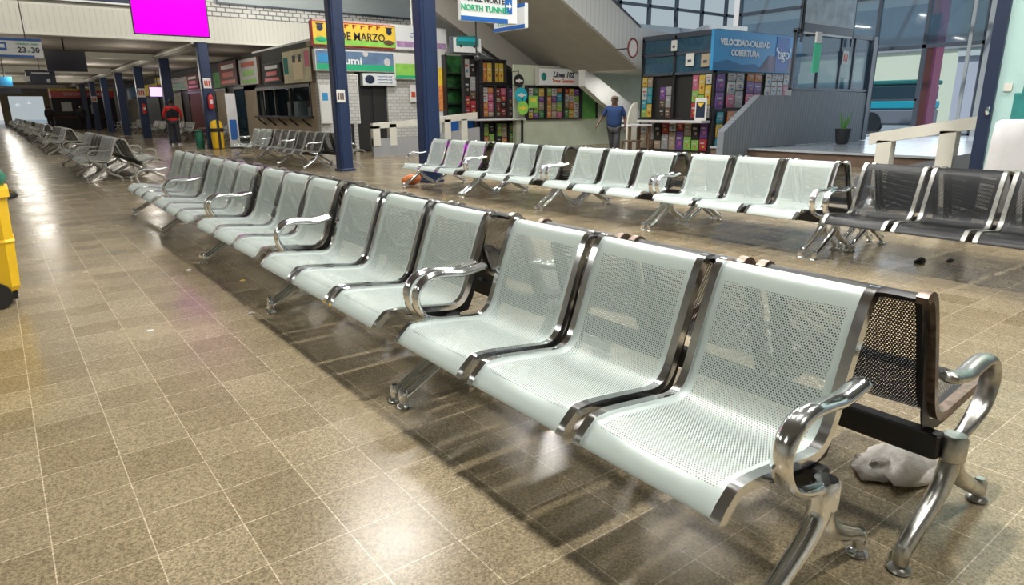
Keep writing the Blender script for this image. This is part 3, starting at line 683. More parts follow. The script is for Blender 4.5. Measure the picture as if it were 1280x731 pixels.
# shop shutters / pale wall strips along the passage
for i, (ya, yb, m, lab) in enumerate(((27.2, 28.6, 'black', 'dark barred shop door'), (29.2, 30.4, 'tan', 'tan plaster shop pier'), (31.5, 34.5, 'glassdark', 'dark glass shop front'), (36, 38, 'tan', 'tan shop shutter'), (40, 44, 'maroon', 'maroon shop front'), (46, 50, 'ceil_cream', 'cream shop shutter'), (53, 58, 'greywall', 'grey shop shutter'), (61, 66, 'ceil_cream', 'cream shutter near the passage end'))):
    t = thing('shop', lab + ' on the right side of the passage', 'shop', (9.55, (ya + yb) / 2, 0), FX); w = yb - ya
    s = MB(); s.box((-w / 2, 0, 0), (w / 2, .05, 2.3)); s.build('shutter_panel', m, t)
    s = MB(); s.box((-w / 2 - .05, -.04, 2.3), (w / 2 + .05, .05, 2.4)); s.box((-w / 2 - .06, -.04, 0), (-w / 2, .05, 2.3)); s.box((w / 2, -.04, 0), (w / 2 + .06, .05, 2.3)); s.build('frame', 'black', t)
    s = MB(); s.box((-w / 2, -.03, 2.45), (w / 2, .05, 3.2)); s.build('sign_strip', ['maroon', 'wood', 'signnavy', 'green', 'red', 'wood', 'gold', 'skyblue'][i], t)
# pale vertical banner stand near the extinguisher pillar
t = thing('banner_stand', 'pale grey banner stand right of the yellow bin', 'banner', (6.85, 25.4, 0)); s = MB(); s.box((-.17, 0, .05), (.17, .03, 1.9)); s.build('banner_sheet', 'cloth', t); s = MB(); s.box((-.2, -.12, 0), (.2, .12, .05)); s.build('foot', 'black', t); s = MB(); s.box((-.12, -.006, .3), (.12, 0, 1.0)); s.build('printed_mark', 'signblue', t)
# red shop at the far end
t = thing('far_shop', 'red fronted shop with dark interior at the far end of the passage', 'shop', (6.3, 66, 0)); w = 4.4
s = MB(); s.box((-w / 2, 0, 0), (w / 2, 2, 2.45)); s.build('shop_body', 'dark', t); s = MB(); s.box((-w / 2, -.2, 2.45), (w / 2, 2, 3.0)); s.build('red_fascia', 'red', t); s = MB(); s.box((-w / 2, -.22, 3.0), (w / 2, 2, 3.15)); s.build('yellow_band', 'gold', t)
text('KIOSCO NEGRO', .36, 'paper', t, (0, -.21, 2.72)); s = MB(); s.box((-w / 2, -.1, .9), (w / 2, 0, 1.0)); s.build('counter', 'maroon', t); s = MB(); s.box((-1.6, -.02, 1.4), (-.9, 0, 2.1)); s.box((.4, -.02, 1.2), (.7, 0, 1.9)); s.build('white_poster', 'paper', t)

# orange text column sign, green shop, bus sign
a = on_y(545, 142, 19.5); c = on_y(556, 62, 19.5)
t = thing('shop_pier', 'white pier with a vertical yellow and orange sign right of the near pillar', 'pier', ((a.x + c.x) / 2, 19.5, 0)); w = c.x - a.x
s = MB(); s.box((-w / 2, 0, 0), (w / 2, .3, c.z)); s.build('pier_body', 'white', t); s = MB(); s.box((-w * .3, -.02, 1.25), (w * .3, 0, 2.05)); s.build('orange_sign', 'orangesign', t); s = MB(); s.box((-w * .3, -.02, 2.05), (w * .3, 0, 2.6)); s.build('yellow_sign', 'gold', t)
t, w, h = board('shop_sign', 'white framed sign with a picture of a teal bus', 566, 602, 45, 66, 18.4, 'mullion', 'signwhite')
s = MB(); s.prism([(-.42, .22), (-.42, .42), (-.30, .50), (.34, .54), (.42, .44), (.42, .22)], 1, -.016, -.008); s.build('bus_picture', 'tealdark', t)
s = MB(); s.box((-.36, -.02, .36), (.36, -.016, .46)); s.build('bus_picture_window', 'cyan', t)
s = MB(); s.lathe([(.05, 0), (.05, .004)], n=10); s = MB(); s.ball((-.25, -.012, .22), .05, 8, (1, .2, 1)); s.ball((.25, -.012, .22), .05, 8, (1, .2, 1)); s.build('bus_picture_wheel', 'black', t)
# green shop
a = on_y(557, 140, 19.2); c = on_y(586, 67, 19.2)
t = thing('shop_unit', 'green shelved shop unit under the bus sign', 'shop', ((a.x + c.x) / 2 + .12, 19.25, 0)); w = c.x - a.x
s = MB(); s.box((-w / 2, .3, 0), (w / 2, 1.0, 3.0)); s.build('back_panel', mat('dark_green_goods', (.03, .15, .04), .6, 0, .6, 5), t)
s = MB()
for z in (1.0, 1.45, 1.95, 2.4): s.box((-w / 2, 0, z), (w / 2, .3, z + .04))
s.box((-w / 2 - .03, 0, 0), (-w / 2 + .02, .3, 3.0)); s.box((w / 2 - .02, 0, 0), (w / 2 + .03, .3, 3.0)); s.build('shelf_frame', 'black', t)
s = MB(); s.box((-w / 2, -.05, 0), (w / 2, .3, 1.05)); s.build('counter', 'signblue', t)
a0 = a

# ---------------------------------------------------- packets, as single things
PK = ['red', 'gold', 'purple', 'cyan', 'pink', 'lime', 'orange', 'paper', 'skyblue', 'green', 'cloth', 'tan']
PKN = {'red': 'red', 'gold': 'yellow', 'purple': 'purple', 'cyan': 'turquoise', 'pink': 'pink', 'lime': 'lime green', 'orange': 'orange', 'paper': 'white', 'skyblue': 'blue', 'green': 'dark green', 'cloth': 'grey', 'tan': 'beige'}
for k_, c_ in dict(red=(.30, .03, .04), gold=(.48, .34, .05), purple=(.13, .06, .24), cyan=(.03, .26, .34), pink=(.42, .10, .18), lime=(.20, .38, .08), orange=(.48, .17, .05), paper=(.42, .42, .40), skyblue=(.05, .18, .36), green=(.05, .18, .06), cloth=(.28, .28, .29), tan=(.28, .22, .15)).items(): M['pk_' + k_] = mat('packet_' + k_, c_, .45, 0, .35, 14)
_pk = {}
def packet_mesh(m):
    if m not in _pk:
        s = MB(); r = []
        for z, d_, wd in ((0, .006, .5), (.06, .02, .48), (.25, .10, .46), (.5, .14, .45), (.75, .10, .46), (.94, .02, .48), (1, .006, .5)):
            r.append([(-wd, -d_ / 2, z), (wd, -d_ / 2, z), (wd, d_ / 2, z), (-wd, d_ / 2, z)])
        s.loft(r, 0); s.box((-.34, -.085, .60), (.2, -.06, .70), 1); s.ball((.05, -.05, .36), .2, 8, (1, .2, .55), 2)
        o = s.build('snack_packet', ['pk_' + m if 'pk_' + m in M else m, 'pk_paper' if m != 'paper' else 'pk_red', {'gold': 'pk_red', 'orange': 'pk_gold', 'red': 'pk_gold', 'paper': 'pk_skyblue', 'lime': 'pk_orange', 'purple': 'pk_pink', 'dark': 'pk_tan'}.get(m, 'pk_cloth')]); _pk[m] = [o, False]
    return _pk[m]
def packet(m, loc, w, h, where, rz=0, group='snack packets'):
    e = packet_mesh(m)
    o = e[0] if not e[1] else e[0].copy()
    if e[1]: col.objects.link(o)
    e[1] = True
    o.location = loc; o.scale = (w, w * .9, h); o.rotation_euler = (0, 0, rz)
    tag(o, '%s snack packet %s' % (PKN[m], where), 'packet', '%s snack packets %s' % (PKN[m], where)); return o
rnd = random.Random(3)
# poster / packet display under the stairs
def display_case(x0, x1, z0, z1, Y, cols, label, where, nx, nz, rz=0, palette=PK, depth=.14):
    """open-front frame divided by posts, packets hang inside"""
    if rz == 0: t = thing('display_case', label, 'display case', ((x0 + x1) / 2, Y, 0))
    else: t = thing('display_case', label, 'display case', (Y, (x0 + x1) / 2, 0), rz)
    w = x1 - x0
    s = MB(); s.box((-w / 2, depth, z0), (w / 2, depth + .03, z1)); s.build('back_panel', 'dark', t)
    s = MB(); s.box((-w / 2, 0, z1 - .04), (w / 2, depth, z1)); s.box((-w / 2, 0, z0), (w / 2, depth, z0 + .04)); s.build('frame_rail', 'black', t)
    for k in range(cols + 1): s = MB(); x = -w / 2 + w * k / cols; s.box((x - .03, -.01, z0), (x + .03, depth, z1)); s.build('frame_post', 'black', t)
    for c_ in range(cols):
        cw_ = w / cols - .08
        for i in range(nx):
            hs = [rnd.uniform(.6, 1.5) for _ in range(nz)]; hs = [q_ * (z1 - z0 - .12) / sum(hs) for q_ in hs]
            for j in range(nz):
                pw = cw_ / nx; ph = hs[j]
                lx = -w / 2 + w * c_ / cols + .04 + pw * (i + .5); lz = z0 + .05 + sum(hs[:j])
                if rz == 0: L_ = ((x0 + x1) / 2 + lx, Y + depth * .55, lz)
                else: L_ = (Y + depth * .55, (x0 + x1) / 2 - lx, lz)
                packet(rnd.choice(palette), L_, pw * .94, ph * .93, where % ['leftmost', 'second', 'third', 'fourth', 'fifth'][c_], rz)
    return t
PAL1 = ['gold', 'lime', 'pink', 'cyan', 'orange', 'red', 'tan', 'lime', 'green', 'paper', 'gold', 'purple']
xa, xb = on_y(660, 110, 18.0).x, on_y(727, 110, 18.0).x
display_case(xa, xb, .93, 2.05, 18.0, 3, 'long colourful snack display under the Linea 102 sign', 'in the %s bay under the Linea 102 sign', 3, 4, 0, PAL1)
xa2 = on_y(748, 110, 18.0).x
t = thing('glass_case', 'pale green glass case with a lamp reflection right of the snack display', 'display case', ((xb + xa2) / 2, 18.0, .93)); w = xa2 - xb
s = MB(); s.prism([(-w / 2 + .03, 0), (w / 2, 0), (w / 2, .7), (-w / 2 + .03, 1.1)], 1, .08, .12); s.build('back_panel', 'lime', t); s = MB(); s.box((-w / 2 + .03, 0, 0), (-w / 2 + .07, .08, 1.1)); s.box((w / 2 - .04, 0, 0), (w / 2, .08, .72)); s.build('frame_post', 'black', t); s = MB(); s.prism([(-w / 2 + .07, .02), (w / 2 - .04, .02), (w / 2 - .04, .7), (-w / 2 + .07, 1.08)], 1, .02, .03); s.build('glass_pane', 'glass', t)
# Linea 102 sign
t, w, h = board('shop_sign', 'white sign reading Linea 102 above the snack display', 673, 736, 84, 107, 17.9, 'soffit', 'signwhite')
text('Linea 102', h * .42, 'textdark', t, (-0.04, -.012, h * .62), bold=.008, shear=.25); text('Trans Guarayos', h * .27, 'textred', t, (-0.04, -.012, h * .28), bold=.004)
s = MB(); s.ball((-w * .40, -.012, h * .5), .12, 10, (1, .1, 1.1)); s.build('round_emblem', 'tealdark', t); s = MB(); s.ball((w * .42, -.012, h * .45), .10, 10, (1.2, .1, .8)); s.build('round_emblem', 'black', t)
# left kiosk of cabinets (Y 17.9)
kx0, kx1 = on_y(586, 150, 18.4).x, on_y(655, 150, 18.4).x
PALD = ['dark', 'orange', 'purple', 'red', 'tan', 'wood', 'pink', 'paper', 'maroon']
for m_ in ('dark', 'wood', 'maroon'): PKN[m_] = {'dark': 'black', 'wood': 'brown', 'maroon': 'wine-red'}[m_]
xm = on_y(604, 150, 18.4).x
display_case(xm, kx1 - .15, 1.0, 2.05, 18.4, 3, 'black cabinet of snacks left of the stairs, upper part', 'in the %s bay of the black cabinet left of the stairs', 2, 4, 0, PALD)
display_case(xm, kx1 - .1, .06, .92, 18.4, 3, 'black cabinet of snacks left of the stairs, lower part', 'in the %s bay of the low cabinet left of the stairs', 2, 2, 0, ['tan', 'orange', 'lime', 'maroon', 'dark'])
display_case(xm, xm + .95, 2.1, 2.85, 18.4, 2, 'top cabinet with orange and pale packets left of the stairs', 'in the %s bay of the top cabinet left of the stairs', 2, 1, 0, ['orange', 'tan', 'gold', 'red'])
display_case(kx0, xm - .04, 1.0, 2.95, 18.6, 1, 'dark shelf unit beside the green shop unit', 'in the %s bay of the shelf beside the green shop unit', 2, 4, 0, ['paper', 'cloth', 'red', 'dark', 'wood', 'dark'])
t = thing('counter_shelf', 'thin grey counter shelf in front of the black snack cabinet', 'counter', ((kx0 + kx1) / 2, 18.0, 0)); w = kx1 - kx0
s = MB(); s.box((-w / 2 - .1, -.1, .93), (w / 2 - .3, .38, .98), 0, .01); s.build('counter_top', 'cloth', t); s = MB(); s.box((-w / 2, 0, 0), (-w / 2 + .06, .06, .93)); s.box((w / 2 - .4, 0, 0), (w / 2 - .34, .06, .93)); s.build('counter_leg', 'black', t)
# round hanging signs
for (px, py, r_, m, lab, em) in ((649, 101, .20, 'black', 'round black hanging sign left of the Linea 102 sign', 'paper'), (652, 119, .24, 'cyan', 'round turquoise hanging sign below the black one', 'paper'), (654, 135, .22, 'lime', 'round lime hanging sign, lowest of the three', 'gold')):
    q = on_y(px, py, {101: 17.85, 119: 17.75, 135: 17.65}[py]); t = thing('round_sign', lab, 'sign', q)
    def disc(r, y0, y1): return MB().loft([[(r * math.cos(2 * PI * k / 24), yy, r * math.sin(2 * PI * k / 24)) for k in range(24)] for yy in (y0, y1)])
    disc(r_, 0, .04).build('disc', m, t); disc(r_ * .3, -.006, 0).build('emblem', em, t); s = MB(); s.box((-r_ * .7, -.009, -.03), (r_ * .7, -.003, .03)); s.build('lettering_bar', em, t)
    s = MB(); s.tube([(0, .02, r_ * .9), (0, .02, r_ + .12)], .01, 6); s.tube([(0, .02, r_ + .1), (0, .5, r_ + .1)], .01, 6); s.build('bracket', 'black', t)
# yellow-green poster beside them
t, w, h = board('poster', 'lime and yellow price poster left of the snack display', 661, 672, 120, 135, 17.95, 'lime', 'lime', 'poster', .01); strip(t, -w * .3, w * .3, h * .55, h * .8, 'gold', 'printed_mark')

# white railing with grey lower panels in front of the shops
ya = 17.6
def rx(px): return on_y(px, 160, ya).x
t = thing('ramp_railing', 'cream railing with grey lower wall in front of the white brick shops', 'railing', (rx(466), ya, 0)); x0 = 0; L = rx(597) - rx(466)
s = MB(); s.prism([(0, .93), (L * .3, .98), (L, 1.20), (L, 1.0), (L * .3, .82), (0, .78)], 1, 0, .16); s.build('top_rail', 'cream', t)
for x, zt in ((0, .9), (rx(487) - rx(466), .95), (rx(556) - rx(466), 1.05), (rx(577) - rx(466), 1.05)): s = MB(); s.box((x, .0, .3), (x + .22, .16, zt - .05)); s.build('rail_post', 'cream', t)
s = MB(); s.prism([(0, 0), (L + .1, 0), (L + .1, .75), (L * .5, .55), (0, .5)], 1, .03, .14); s.build('lower_wall', mat('pale_grey_wall', (.33, .34, .36), .6), t)

# ============================================================ STAIRS
sl = .537
def ztop(x, Yp): return None
XS0, ZS0 = 16.4, 2.47       # lower end of the flight (near soffit edge) on the plane Y=15
XT, ZT_ = 9.0, 2.47 + .537 * 7.4
t = thing('staircase', 'white staircase rising to the left over the snack display', 'staircase', (0, 0, 0))
s = MB(); s.prism([(XT, ZT_), (XS0, ZS0), (XS0, ZS0 + .28), (XT, ZT_ + .28)], 1, 15.0, 19.15); s.build('sloping_slab', 'soffit', t)
s = MB(); s.prism([(XT, ZT_ + .02), (XS0, ZS0 + .02), (XS0, ZS0 + .95 + .25), (XT, ZT_ + 1.2)], 1, 14.93, 15.0)
s.build('near_balustrade', 'ribwhite', t)
s = MB(); s.prism([(XT, ZT_ + 1.2), (XS0, ZS0 + 1.2), (XS0, ZS0 + 1.26), (XT, ZT_ + 1.26)], 1, 14.9, 15.03); s.build('handrail', 'mullion', t)
s = MB(); s.prism([(XT, ZT_ - .78), (XS0, ZS0 - .78), (XS0, ZS0 + .02), (XT, ZT_ + .02)], 1, 19.15, 19.4); s.build('far_stringer', mat('brown_grey_stringer', (.33, .31, .28), .7), t)
s = MB(); s.box((XS0, 15.0, ZS0), (22, 18.0, ZS0 + .25)); s.build('landing_slab', 'white', t)
s = MB(); s.prism([(XS0, ZS0), (22, ZS0), (22, 4.05), (19.6, 3.95), (18.3, 3.55), (17.4, 3.62), (XS0, ZS0 + 1.2)], 1, 14.93, 15.0); s.build('landing_balustrade', 'ribwhite', t)
s = MB()
n_st = 14
for k in range(n_st):
    x = XS0 - k * .5; s.prism([(x, ZS0 + .2 + k * .2685), (x, ZS0 + .55 + k * .2685), (x - .5, ZS0 + .55 + k * .2685), (x - .5, ZS0 + .2 + (k + 1) * .2685)], 1, 15.0, 19.15)
s.build('steps', 'soffit', t)
s = MB(); s.prism([(on_y(px, py, 17.2).x, on_y(px, py, 17.2).z) for px, py in ((731, 84), (790, 131), (822, 156), (805, 166), (752, 127), (731, 108))], 1, 17.2, 17.5); s.build('lower_stringer', 'white', t)
# tube lamp on the landing soffit
q = on_y(762, 78, 17.0); t = thing('glowing_tube', 'short bright tube lamp under the stair landing', 'lamp', (q.x, 17.0, q.z - .05)); s = MB(); s.box((-.3, -.05, -.05), (.3, .05, 0), 0, .01); s.build('diffuser', emit('tube_lamp_glow', (1, 1, .95), 3.0), t); s = MB(); s.box((-.33, -.07, 0), (.33, .07, .05)); s.build('housing', 'white', t)
q = on_y(762, 78, 17.0)
area('stair_lamp_light', (q.x, 16.4, 2.35), (.9, .2), 16, (1, .97, .9), (0, 0, -1))
# curved white end board
t = thing('curved_board', 'white board with rounded top behind the dark table', 'board', (on_y(791, 160, 13.8).x, 13.8, 0)); s = MB(); zt = on_y(791, 128, 13.8).z
s.prism([(-.22, 0), (.16, 0), (.16, zt), (.05, zt - .01), (-.08, zt - .12), (-.17, zt - .32), (-.22, zt - .6)], 1, 0, .06); s.build('board_panel', 'cream', t)
# convex mirror / round frame by the kiosk top
q = on_y(791, 60, 14.2); t = thing('round_sign', 'small round red-rimmed sign on the stair side beside the kiosk', 'sign', q)
P = [(.20 * math.cos(2 * PI * k / 20), 0, .26 * math.sin(2 * PI * k / 20)) for k in range(21)]; s = MB(); s.tube(P, .025, 6, (0, 1, 0)); s.build('rim', 'maroon', t); s = MB(); s.prism([(p[0] * .92, p[2] * .92) for p in P[:20]], 1, .0, .02); s.build('sign_disc', 'cloth', t)
s = MB(); s.tube([(0, .02, 0), (0, .71, 0)], .02, 6); s.build('bracket', 'black', t)

# ============================================================ RIGHT KIOSK (corner at 16.4, 12.05)
KX, KY = 16.4, 12.05; KT = 3.33; KW = 4.3; KD = 2.75
t = thing('kiosk', 'dark framed snack kiosk with glass top panels and blue corner sign', 'kiosk', (KX, KY, 0))
for (x, y) in ((0, 0), (0, KD - .08), (KW - .08, 0), (KW - .08, KD - .08), (0, KD * .52)): s = MB(); s.box((x, y, 0), (x + .08, y + .08, KT)); s.build('corner_post', 'black', t)
s = MB()
for z in (KT - .08, KT - .55, 2.22): s.box((0, 0, z), (.08, KD, z + .08)); s.box((0, 0, z), (KW, .08, z + .08))
s.build('frame_rail', 'mullion', t)
s = MB(); s.box((.12, .5, 0), (KW, KD, 2.3)); s.build('dark_core', 'dark', t)
s = MB(); s.box((0, 0, KT), (KW, KD, KT + .06)); s.build('roof_panel', 'mullion', t)
s = MB(); s.box((.06, .02, 0), (KW, .07, 2.25)); s.box((.06, .02, 0), (.12, KD, .9)); s.build('backing_panel', 'dark', t)
for z in (.0, .93): s = MB(); s.box((-.06, .02, z), (.2, KD, z + .04)); s.build('shelf', 'black', t)
s = MB(); s.box((.03, .08, 2.3), (.05, KD - .08, KT - .08)); s.build('top_glass', 'glassdark', t)
s = MB(); s.box((.10, .08, 2.3), (.3, KD - .08, KT - .1)); s.build('upper_goods', mat('hazy_goods', (.20, .26, .32), .6, 0, .7, 9), t)
# left face (faces -X): packets in bays either side of a service opening
def kiosk_left(y0, y1, z0, z1, nx, nz, pal, where):
    for i in range(nx):
        hs = [rnd.uniform(.6, 1.5) for _ in range(nz)]; hs = [q_ * (z1 - z0) / sum(hs) for q_ in hs]
        for j in range(nz):
            pw = (y1 - y0) / nx; ph = hs[j]
            packet(rnd.choice(pal), (KX - .02, y0 + pw * (i + .5), z0 + sum(hs[:j]) + .01), pw * .94, ph * .95, where, FX)
kiosk_left(KY + 2.25, KY + 2.67, 1.0, 2.2, 2, 4, ['cyan', 'lime', 'paper', 'cloth', 'tan', 'gold'], 'at the left end of the right kiosk')
kiosk_left(KY + 1.5, KY + 1.95, .98, 1.9, 2, 3, ['cloth', 'wood', 'purple', 'tan', 'dark'], 'left of the opening of the right kiosk')
kiosk_left(KY + .08, KY + .75, .98, 2.2, 3, 3, ['red', 'pink', 'gold', 'lime', 'paper', 'orange'], 'by the corner of the right kiosk')
kiosk_left(KY + .1, KY + 2.67, .05, .88, 9, 2, ['cloth', 'tan', 'paper', 'purple', 'lime', 'dark', 'red', 'wood'], 'below the ledge of the right kiosk')
def kiosk_front(x0, x1, z0, z1, nx, nz, pal, where):
    for i in range(nx):
        hs = [rnd.uniform(.6, 1.5) for _ in range(nz)]; hs = [q_ * (z1 - z0) / sum(hs) for q_ in hs]
        for j in range(nz):
            pw = (x1 - x0) / nx; ph = hs[j]
            packet(rnd.choice(pal), (x0 + pw * (i + .5), KY - .02, z0 + sum(hs[:j]) + .01), pw * .94, ph * .95, where, 0)
for (pa, pb, pt, pb2, nx, nz, pal, wh) in ((892, 906, 92, 137, 1, 2, ['purple', 'purple', 'dark'], 'beside the corner on the kiosk front'), (892, 904, 140, 188, 1, 3, ['gold', 'cyan', 'lime'], 'low by the corner on the kiosk front'), (906, 930, 92, 135, 2, 3, ['paper', 'cyan', 'pink', 'cloth'], 'in the middle of the kiosk front'), (930, 952, 92, 132, 2, 3, ['pink', 'red', 'purple', 'orange', 'paper'], 'right of the middle of the kiosk front'), (954, 986, 92, 120, 4, 2, ['paper', 'cloth', 'pink', 'paper'], 'at the right end of the kiosk front'), (907, 925, 138, 160, 2, 1, ['tan', 'orange', 'purple'], 'just above the sloping grey wall')):
    p0 = on_y(pa, pb2, KY); p1 = on_y(pb, pt, KY); kiosk_front(p0.x, p1.x, max(p0.z, .03), p1.z, nx, nz, pal, wh)
# things in the upper window
for (dy, dz, m, lab, w_, h_) in ((.9, 2.45, 'paper', 'white plush face packet behind the kiosk glass', .3, .35), (.35, 2.4, 'tan', 'beige paper bag behind the kiosk glass', .3, .36), (1.5, 2.9, 'paper', 'white notice taped to the kiosk glass', .22, .3)):
    t2 = thing('shop_notice' if 'notice' in lab else 'paper_bag', lab, 'notice' if 'notice' in lab else 'bag', (KX - .012, KY + dy + (.0), dz), FX); s = MB(); s.box((-w_ / 2, -.02, 0), (w_ / 2, .01, h_), 0, .01); s.build('sheet' if 'notice' in lab else 'bag_body', m, t2); s = MB(); s.box((-w_ * .2, -.03, h_ * .3), (w_ * .2, -.02, h_ * .5)); s.build('printed_mark', 'mullion', t2)
# ledge
t = thing('kiosk_ledge', 'long pale counter ledge along the left face of the right kiosk', 'counter', (KX - .55, KY + .3, 0)); s = MB(); s.box((0, -.35, .86), (.40, 3.2, .93), 0, .01); s.build('counter_top', 'cloth', t)
for y in (2.9, 1.6): s = MB(); s.box((.05, y, 0), (.12, y + .07, .86)); s.build('counter_leg', 'wood', t)
# hanging white-framed price board at the corner
t = thing('price_board', 'white framed dark price board standing on the kiosk ledge corner', 'board', (KX - .4, KY + .12, .93), FX); s = MB(); s.box((-.2, 0, 0), (.2, .03, .62), 0, .01); s.build('frame', 'paper', t); s = MB(); s.box((-.15, -.006, .08), (.15, 0, .50)); s.build('board_face', 'signnavy', t); s = MB(); s.prism([(-.12, .48), (.12, .48), (0, .36)], 1, -.012, -.006); s.build('chevron', 'gold', t)
# blue sign on the kiosk front
a = on_y(890, 88, KY - .1); c = on_y(1000, 88, KY - .1); w = c.x - a.x; zb = 2.28; h = 3.36 - zb
t = thing('kiosk_sign', 'big blue kiosk sign reading VELOCIDAD-CALIDAD COBERTURA', 'sign', (a.x, KY - .1, zb))
s = MB(); s.box((0, 0, 0), (w, .1, h), 0, .01); s.build('sign_panel', 'skyblue', t)
s = MB(); s.prism([(0.02, .03), (w * .55, .03), (w * .45, .22), (w * .3, .18), (w * .15, .30), (0.02, .2)], 1, -.008, 0); s.build('dark_hills', mat('deep_blue_print', (.03, .16, .36), .5), t)
s = MB(); s.prism([(w * .48, .03), (w - .03, .03), (w - .03, h * .55), (w * .86, h * .42), (w * .6, h * .45)], 1, -.010, 0); s.build('street_picture', mat('muted_street_print', (.24, .22, .30), .6, 0, .4, 3), t)
s = MB(); s.box((w * .68, -.014, .04), (w * .83, 0, h * .96)); s.build('navy_column', 'signblue', t)
text('VELOCIDAD-CALIDAD', h * .21, 'textwhite', t, (w * .33, -.018, h * .70), bold=.008, sx=1.05); text('COBERTURA', h * .21, 'textwhite', t, (w * .33, -.018, h * .45), bold=.008, sx=1.05)
text("'tigo'", h * .40, 'textwhite', t, (w * .765, -.022, h * .5), bold=.006)
# dark table and stool by the blue man
q = on_z(800, 197); tx, ty = 14.0, 12.9
t = thing('side_table', 'small dark wooden table behind the man in blue', 'table', (tx + .1, ty, 0)); s = MB(); s.box((-.45, -.25, .80), (.45, .25, .85), 0, .01); s.build('table_top', 'cloth', t)
for x in (-.4, .4):
    for y in (-.2, .2): s = MB(); s.box((x - .03, y - .03, 0), (x + .03, y + .03, .8)); s.build('leg', 'wood', t)
t = thing('stool', 'low dark wooden stool under the table edge behind the man', 'stool', (tx - .55, ty - .5, 0)); s = MB(); s.box((-.2, -.2, .42), (.2, .2, .46), 0, .01); s.build('seat', 'wood', t)
for x in (-.16, .16):
    for y in (-.16, .16): s = MB(); s.tube([(x * 1.2, y * 1.2, 0), (x * .9, y * .9, .42)], .02, 6); s.build('leg', 'wood', t)

# ============================================================ GREY WALL, GLASS PARTITION, BANNER (on platform)
PY = 9.75
def qy(px, py): return on_y(px, py, PY)
b = MB(); L0 = qy(905, 165); L1 = qy(950, 119); R = qy(1086, 116); M_ = qy(990, 112)
poly = [(L0.x - .35, .31), (R.x, .31), (R.x, R.z), (M_.x, M_.z), (M_.x - .03, L1.z), (L1.x, L1.z), (L0.x, L0.z), (L0.x - .35, L0.z - .12)]
b.prism([(L0.x, 0.0), (14.8, 0), (14.8, .31), (R.x, .31), (R.x, R.z), (M_.x, M_.z), (M_.x - .03, L1.z), (L1.x, L1.z), (L0.x, L0.z)], 1, PY, PY + .18)
struct(b.build('wall_ramp', 'greywall'))
gx0 = M_.x; gx1 = R.x + .1
b = MB()
for x in (gx0, gx0 + (gx1 - gx0) * .28, gx0 + (gx1 - gx0) * .55, gx0 + (gx1 - gx0) * .72, gx1 - .2): b.box((x, PY + .02, M_.z), (x + .05, PY + .1, 3.15))
b.box((gx0, PY, 3.1), (gx1, PY + .14, 3.2)); b.box((gx1 - .22, PY - .03, .31), (gx1, PY + .2, 3.2)); b.box((gx0, PY, M_.z - .02), (gx1, PY + .12, M_.z + .04)); struct(b.build('window_8', 'mullion'))
b = MB(); b.box((gx0, PY + .05, M_.z), (gx1, PY + .07, 3.1)); struct(b.build('window_9', 'glassdark'))
b = MB(); b.box((gx0 + .3, PY + 3.0, .31), (gx1 - .3, PY + 3.1, 3.0)); struct(b.build('wall_office_back', mat('blue_office_wall', (.10, .16, .24), .6)))
for k in range(3):
    t = thing('glowing_tube', ['leftmost', 'middle', 'rightmost'][k] + ' of the glowing tubes imitating a tube reflection in the tinted partition', 'lamp', (gx0 + .9 + k * .85, PY + 2.6, 2.35), 0, 'glowing tubes imitating a reflection in the partition'); s = MB(); s.tube([(-.32, 0, 0), (.32, 0, 0)], .04, 8); s.build('tube', emit('reflection_tube_%d' % k, (.85, .95, 1), 2.0), t); s = MB(); s.box((-.36, -.03, .03), (.36, .08, .09)); s.build('housing', 'white', t)  # glowing tubes set behind the glass imitate a tube reflected in it
notice(0, qy(1056, 72).z, .30, .34, qy(1056, 72).x, PY - .02, 'red and white square notice on the tinted glass partition')
q = qy(1003, 92); t = thing('green_flag', 'bright green hanging panel at the left end of the glass partition', 'panel', (q.x, PY - .35, q.z)); s = MB(); s.prism([(-.17, .0), (.15, .02), (.17, .70), (-.15, .72)], 1, 0, .02); s.build('green_panel', mat('bright_green_panel', (.0, .55, .25), .5), t); s = MB(); s.box((-.12, -.01, .72), (.12, .04, .98)); s.build('white_box', 'paper', t); s = MB(); s.box((-.02, .02, .9), (.02, .37, .94)); s.build('bracket', 'black', t)
# banner above partition
a = qy(1000, 42); c = qy(1064, 46); t = thing('banner_board', 'pale framed picture board mounted above the glass partition', 'sign', ((a.x + c.x) / 2, PY - .06, a.z)); w = c.x - a.x
s = MB(); s.box((-w / 2, 0, 0), (w / 2, .06, 1.35), 0, .01); s.build('frame', 'white', t); s = MB(); s.box((-w / 2 + .05, -.008, .28), (w / 2 - .05, 0, 1.3)); s.build('picture_face', mat('hazy_blue_picture', (.40, .46, .50), .5, 0, .3, 3), t); s = MB(); s.box((-w / 2 + .05, -.008, .05), (w / 2 - .05, 0, .26)); s.build('caption_band', 'mullion', t); s = MB(); s.box((-w / 2, 0, -.2), (-w / 2 + .06, .05, 2.8)); s.box((w / 2 - .06, .0, -.2), (w / 2, .05, 2.8)); s.build('support_post', 'mullion', t)
# potted plant
q = on_z(1052, 180, .31); t = thing('potted_plant', 'small upright leafed plant in a dark pot on the platform', 'plant', (q.x, q.y, .31)); s = MB(); s.lathe([(.12, 0), (.16, .04), (.20, .38), (.21, .40), (.18, .40), (.17, .35)], n=16); s.build('pot', 'plantpot', t, True)
s = MB()
for k in range(7):
    a_ = k * 2 * PI / 7 + .3; r_ = .05 + .03 * (k % 2); dx, dy = math.cos(a_), math.sin(a_)
    h_ = .34 + .08 * (k % 3)
    s.tube([(dx * .03, dy * .03, .36), (dx * r_ * 1.3, dy * r_ * 1.3, .36 + h_ * .5), (dx * (r_ * 2.2), dy * (r_ * 2.2), .36 + h_)], [.02, .028, .003], 6)
s.build('leaves', 'leaf', t, True)
